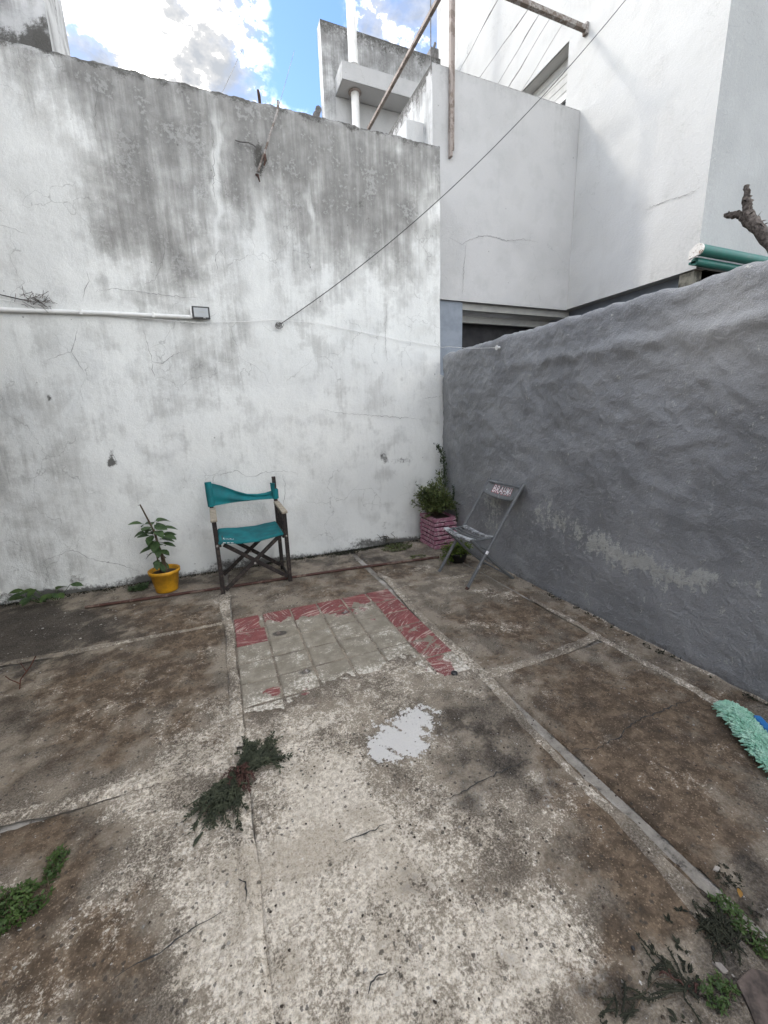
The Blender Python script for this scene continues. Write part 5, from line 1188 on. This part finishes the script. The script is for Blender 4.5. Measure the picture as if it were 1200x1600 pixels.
lw_ = empty('leafy_weed', (-1.45, 4.0, 0), 0, 'broad leaved green weed at the foot of the white wall, far left', 'weed'); rs = random.Random(81)
for k in range(15):
    a = rs.uniform(0, 6.28); b = Vector((-1.45+rs.uniform(-.08,.08), 4.0, .0)); e = b+Vector((math.cos(a)*.11, math.sin(a)*.05-.02, rs.uniform(.06,.15)))
    mb = MB(); mb.tube([b, e], [.003,.002], 5); d = Vector((math.cos(a), math.sin(a)*.6-.2, rs.uniform(-.1,.25))); mb.leaf(e, d, (0,-.35,1), rs.uniform(.08,.13), rs.uniform(.045,.06), .15, .25, 6); mb.build('leaf', MAT['weedgreen'] if k % 3 else MAT['leaf'], lw_)
rd = MB(); rd.tube([(-1.17,2.63,0),(-1.16,2.64,.05),(-1.11,2.66,.11),(-1.08,2.67,.16)], .003, 5); rd.tube([(-1.165,2.635,.03),(-1.20,2.63,.07),(-1.21,2.62,.10)], .0025, 5); rd.tube([(-1.13,2.65,.09),(-1.15,2.66,.14)], .002, 5)
tag(rd.build('bare_sprig', MAT['redstem']), 'bare reddish sprig standing on dark concrete at far left', 'sprig')
# dead flattened weeds, lower right
dw = empty('dead_weed', (.98, .44, 0), 0, 'flattened dark dead weed with rusty root, lower right', 'weed')
prostrate((.93,.405,0), [(-.6,.75,4,.4,.05,.11),(-1,.2,4,.4,.05,.12),(.5,.8,4,.5,.05,.10),(.3,-.9,4,.6,.04,.07)], MAT['moss'], 91, .0055, dw, 'foliage', .003)
prostrate((.93,.405,0), [(-.3,.2,5,1.5,.015,.03)], MAT['weedred'], 92, .005, dw, 'dry_base', .006)
dw2 = empty('dead_weed', (1.17, .45, 0), 0, 'blackish dead weed mat under the leafy weed, right', 'weed')
prostrate((1.13,.425,0), [(-.7,.5,14,.6,.03,.06),(.9,.4,14,.7,.03,.07),(0,-1,16,.8,.03,.06),(.3,1,14,.6,.03,.07)], MAT['moss'], 93, .006, dw2, 'foliage', .012)
dw3 = empty('dead_weed', (.72, .44, 0), 0, 'thin dark dead weed streak at the bottom edge', 'weed')
prostrate((.74,.435,0), [(-1,.15,6,.3,.03,.07),(1,.1,6,.3,.03,.07)], MAT['moss'], 94, .0055, dw3, 'foliage', .003)
for (a, b_, c) in (((.93,.41,.006),(.88,.43,.008),(.82,.425,.004)),((.82,.425,.004),(.79,.415,.007),(.765,.42,.004)),((.91,.41,.005),(.89,.39,.008),(.86,.40,.004))):
    mb = MB(); mb.tube([a, b_, c], .0013, 6); mb.build('dry_stalk', MAT['stem'], dw)

# moss line along the foot of the walls
rs = random.Random(101); mb = MB()
def mossclump(x, y, r, n, z=.0):
    for k in range(n):
        a = rs.uniform(0, 6.28); q = r*math.sqrt(rs.random()); p = Vector((x+math.cos(a)*q*1.6, y+math.sin(a)*q*.7, z)); mb.leaf(p, (rs.gauss(0,1), rs.gauss(0,1), rs.uniform(.2,1)), (rs.gauss(0,.4), rs.gauss(0,.4), 1), rs.uniform(.008,.022), .008, .2, .1)
for k in range(260):
    x = rs.choice((rs.uniform(-1.9,-.2), rs.uniform(-.2,2.05), rs.uniform(.9,1.9))); mossclump(x, 4.085-abs(rs.gauss(0,.025)), rs.uniform(.015,.06), 18)
for k in range(26): mossclump(rs.uniform(1.0,1.35), 4.05-abs(rs.gauss(0,.04)), rs.uniform(.03,.06), 24)
tag(mb.build('moss', MAT['moss']), 'dark moss and litter along the foot of the white wall', 'moss', kind='stuff')
mb = MB()
for k in range(46): mossclump(2.33-abs(rs.gauss(0,.012)), rs.uniform(.2,3.4), rs.uniform(.008,.018), 8)
for k in range(16): mossclump(rs.uniform(.85,1.3), rs.uniform(.33,.52), rs.uniform(.004,.010), 5)
tag(mb.build('moss', MAT['moss']), 'specks of dark moss along the foot of the grey wall', 'moss', kind='stuff')
# pale crumbs and grit on the floor
rs = random.Random(111); mb = MB()
def crumb(x, y, r):
    c = Vector((x, y, .004)); vs = [c+Vector((math.cos(a)*r*rs.uniform(.6,1.3), math.sin(a)*r*rs.uniform(.6,1.3), rs.uniform(-.002,.002))) for a in (0,1.26,2.5,3.77,5.0)]+[c+Vector((rs.gauss(0,r*.2), rs.gauss(0,r*.2), r*rs.uniform(.35,.7)))]
    mb.add(vs, [(i,(i+1)%5,5) for i in range(5)])
for k in range(230): crumb(rs.gauss(-.95,.42), min(4.05, rs.gauss(3.5,.38)), rs.choice((.002,.003,.003,.004,.006,.010)))
for k in range(160): crumb(rs.uniform(-.2,2.2), rs.uniform(3.5,4.05), rs.uniform(.003,.008))
for k in range(520): crumb(rs.uniform(-1.5,2.3), rs.uniform(.2,3.6), rs.choice((.002,.003,.003,.004,.006)))
tag(mb.build('grit', MAT['debris']), 'pale crumbs and grit scattered over the floor', 'grit', kind='stuff')
rs = random.Random(113); mb = MB()
for k in range(420):
    crumb(rs.uniform(-.1,1.3) if k % 3 else rs.uniform(-1.4,2.2), rs.uniform(.25,1.9), rs.choice((.002,.003,.004,.005)))
tag(mb.build('grit', MAT['soil']), 'dark specks of dirt scattered over the pale concrete', 'grit', kind='stuff')

# bolt stubs on the tiles, drain hole, leaf, shards, paver
for (x, y, lab) in ((.25,2.613,'rusty bolt stub in a dark stain on the left tiles'),(.758,2.707,'rusty bolt stub among the back row of red tiles'),(.332,2.102,'rusty bolt stub on the grey tiles nearest the camera')):
    mb = MB(); mb.lathe([(.016,.003),(.015,.007),(.008,.009),(.007,.016),(0,.017)], (x,y,0), 10); tag(mb.build('bolt_stub', MAT['beam']), lab, 'bolt', 'bolt stubs on the tiles')
mb = MB(); mb.lathe([(.019,.003),(.018,.010),(.010,.012),(0,.0115)], (1.094,1.728,0), 16); tag(mb.build('floor_plug', MAT['black']), 'round black plug in the floor at corner of the red tiles', 'plug')
rs = random.Random(121); mb = MB(); mb.leaf((1.27,.45,.015), (.8,.45,.1), (0,-.2,1), .034, .014, .3, .3, 6); tag(mb.build('fallen_leaf', MAT['dryleaf']), 'single yellow orange fallen leaf at the lower right edge', 'leaf')
def shard(pts, z, h, lab, mat='stone', nm='stone_shard'):
    mb = MB(); n = len(pts); mb.add([(x,y,z) for x, y in pts]+[(x*1.0+rs.gauss(0,.002),y+rs.gauss(0,.002),z+h+rs.gauss(0,.002)) for x, y in pts], [tuple(range(n, 2*n))]+[(i,(i+1)%n,n+(i+1)%n,n+i) for i in range(n)]); return tag(mb.build(nm, MAT[mat], None, .002), lab, 'stone' if nm != 'paver' else 'paver')
shard([(1.045,.397),(1.062,.388),(1.06,.368),(1.05,.372)], -.004, .012, 'pale pointed stone shard beside the dead weed, lower right')
shard([(.945,.372),(.975,.385),(.99,.375),(.965,.362)], -.004, .015, 'flat reddish stone chip at the bottom below the dead weed', 'paver')
shard([(1.285,.532),(1.305,.536),(1.315,.525),(1.295,.52)], -.004, .014, 'pale stone lump on the brown slab, right edge')
shard([(1.055,.345),(1.085,.352),(1.12,.346),(1.16,.325),(1.19,.29),(1.15,.20),(1.02,.21),(1.0,.27),(1.03,.31)], -.012, .020, 'mauve brown paver in the bottom right corner', 'paver', 'paver')
rs = random.Random(131); mb = MB()
for k in range(7):
    p = Vector((1.70+rs.gauss(0,.03), 4.07, .03)); P = [p]
    for j in range(5): p = p+Vector((rs.gauss(-.012,.022), rs.uniform(-.008,.004), rs.uniform(.004,.042))); P.append(p)
    mb.tube(P, [.006,.0065,.005,.004,.003,.0015], 6)
mb.tube([(1.68,4.06,.10),(1.63,4.065,.115),(1.58,4.07,.10),(1.53,4.072,.105)], [.006,.004,.003,.0015], 6)
tag(mb.build('twisted_root', MAT['mouldy']), 'dark twisted roots at the foot of the white wall left of planter', 'root')
mb = MB(); mb.lathe([(0,.0),(.006,.001),(.005,.003),(0,.004)], (.885,.497,.003), 8); tag(mb.build('black_crumb', MAT['black']), 'single black crumb on the brown concrete, lower right', 'crumb')
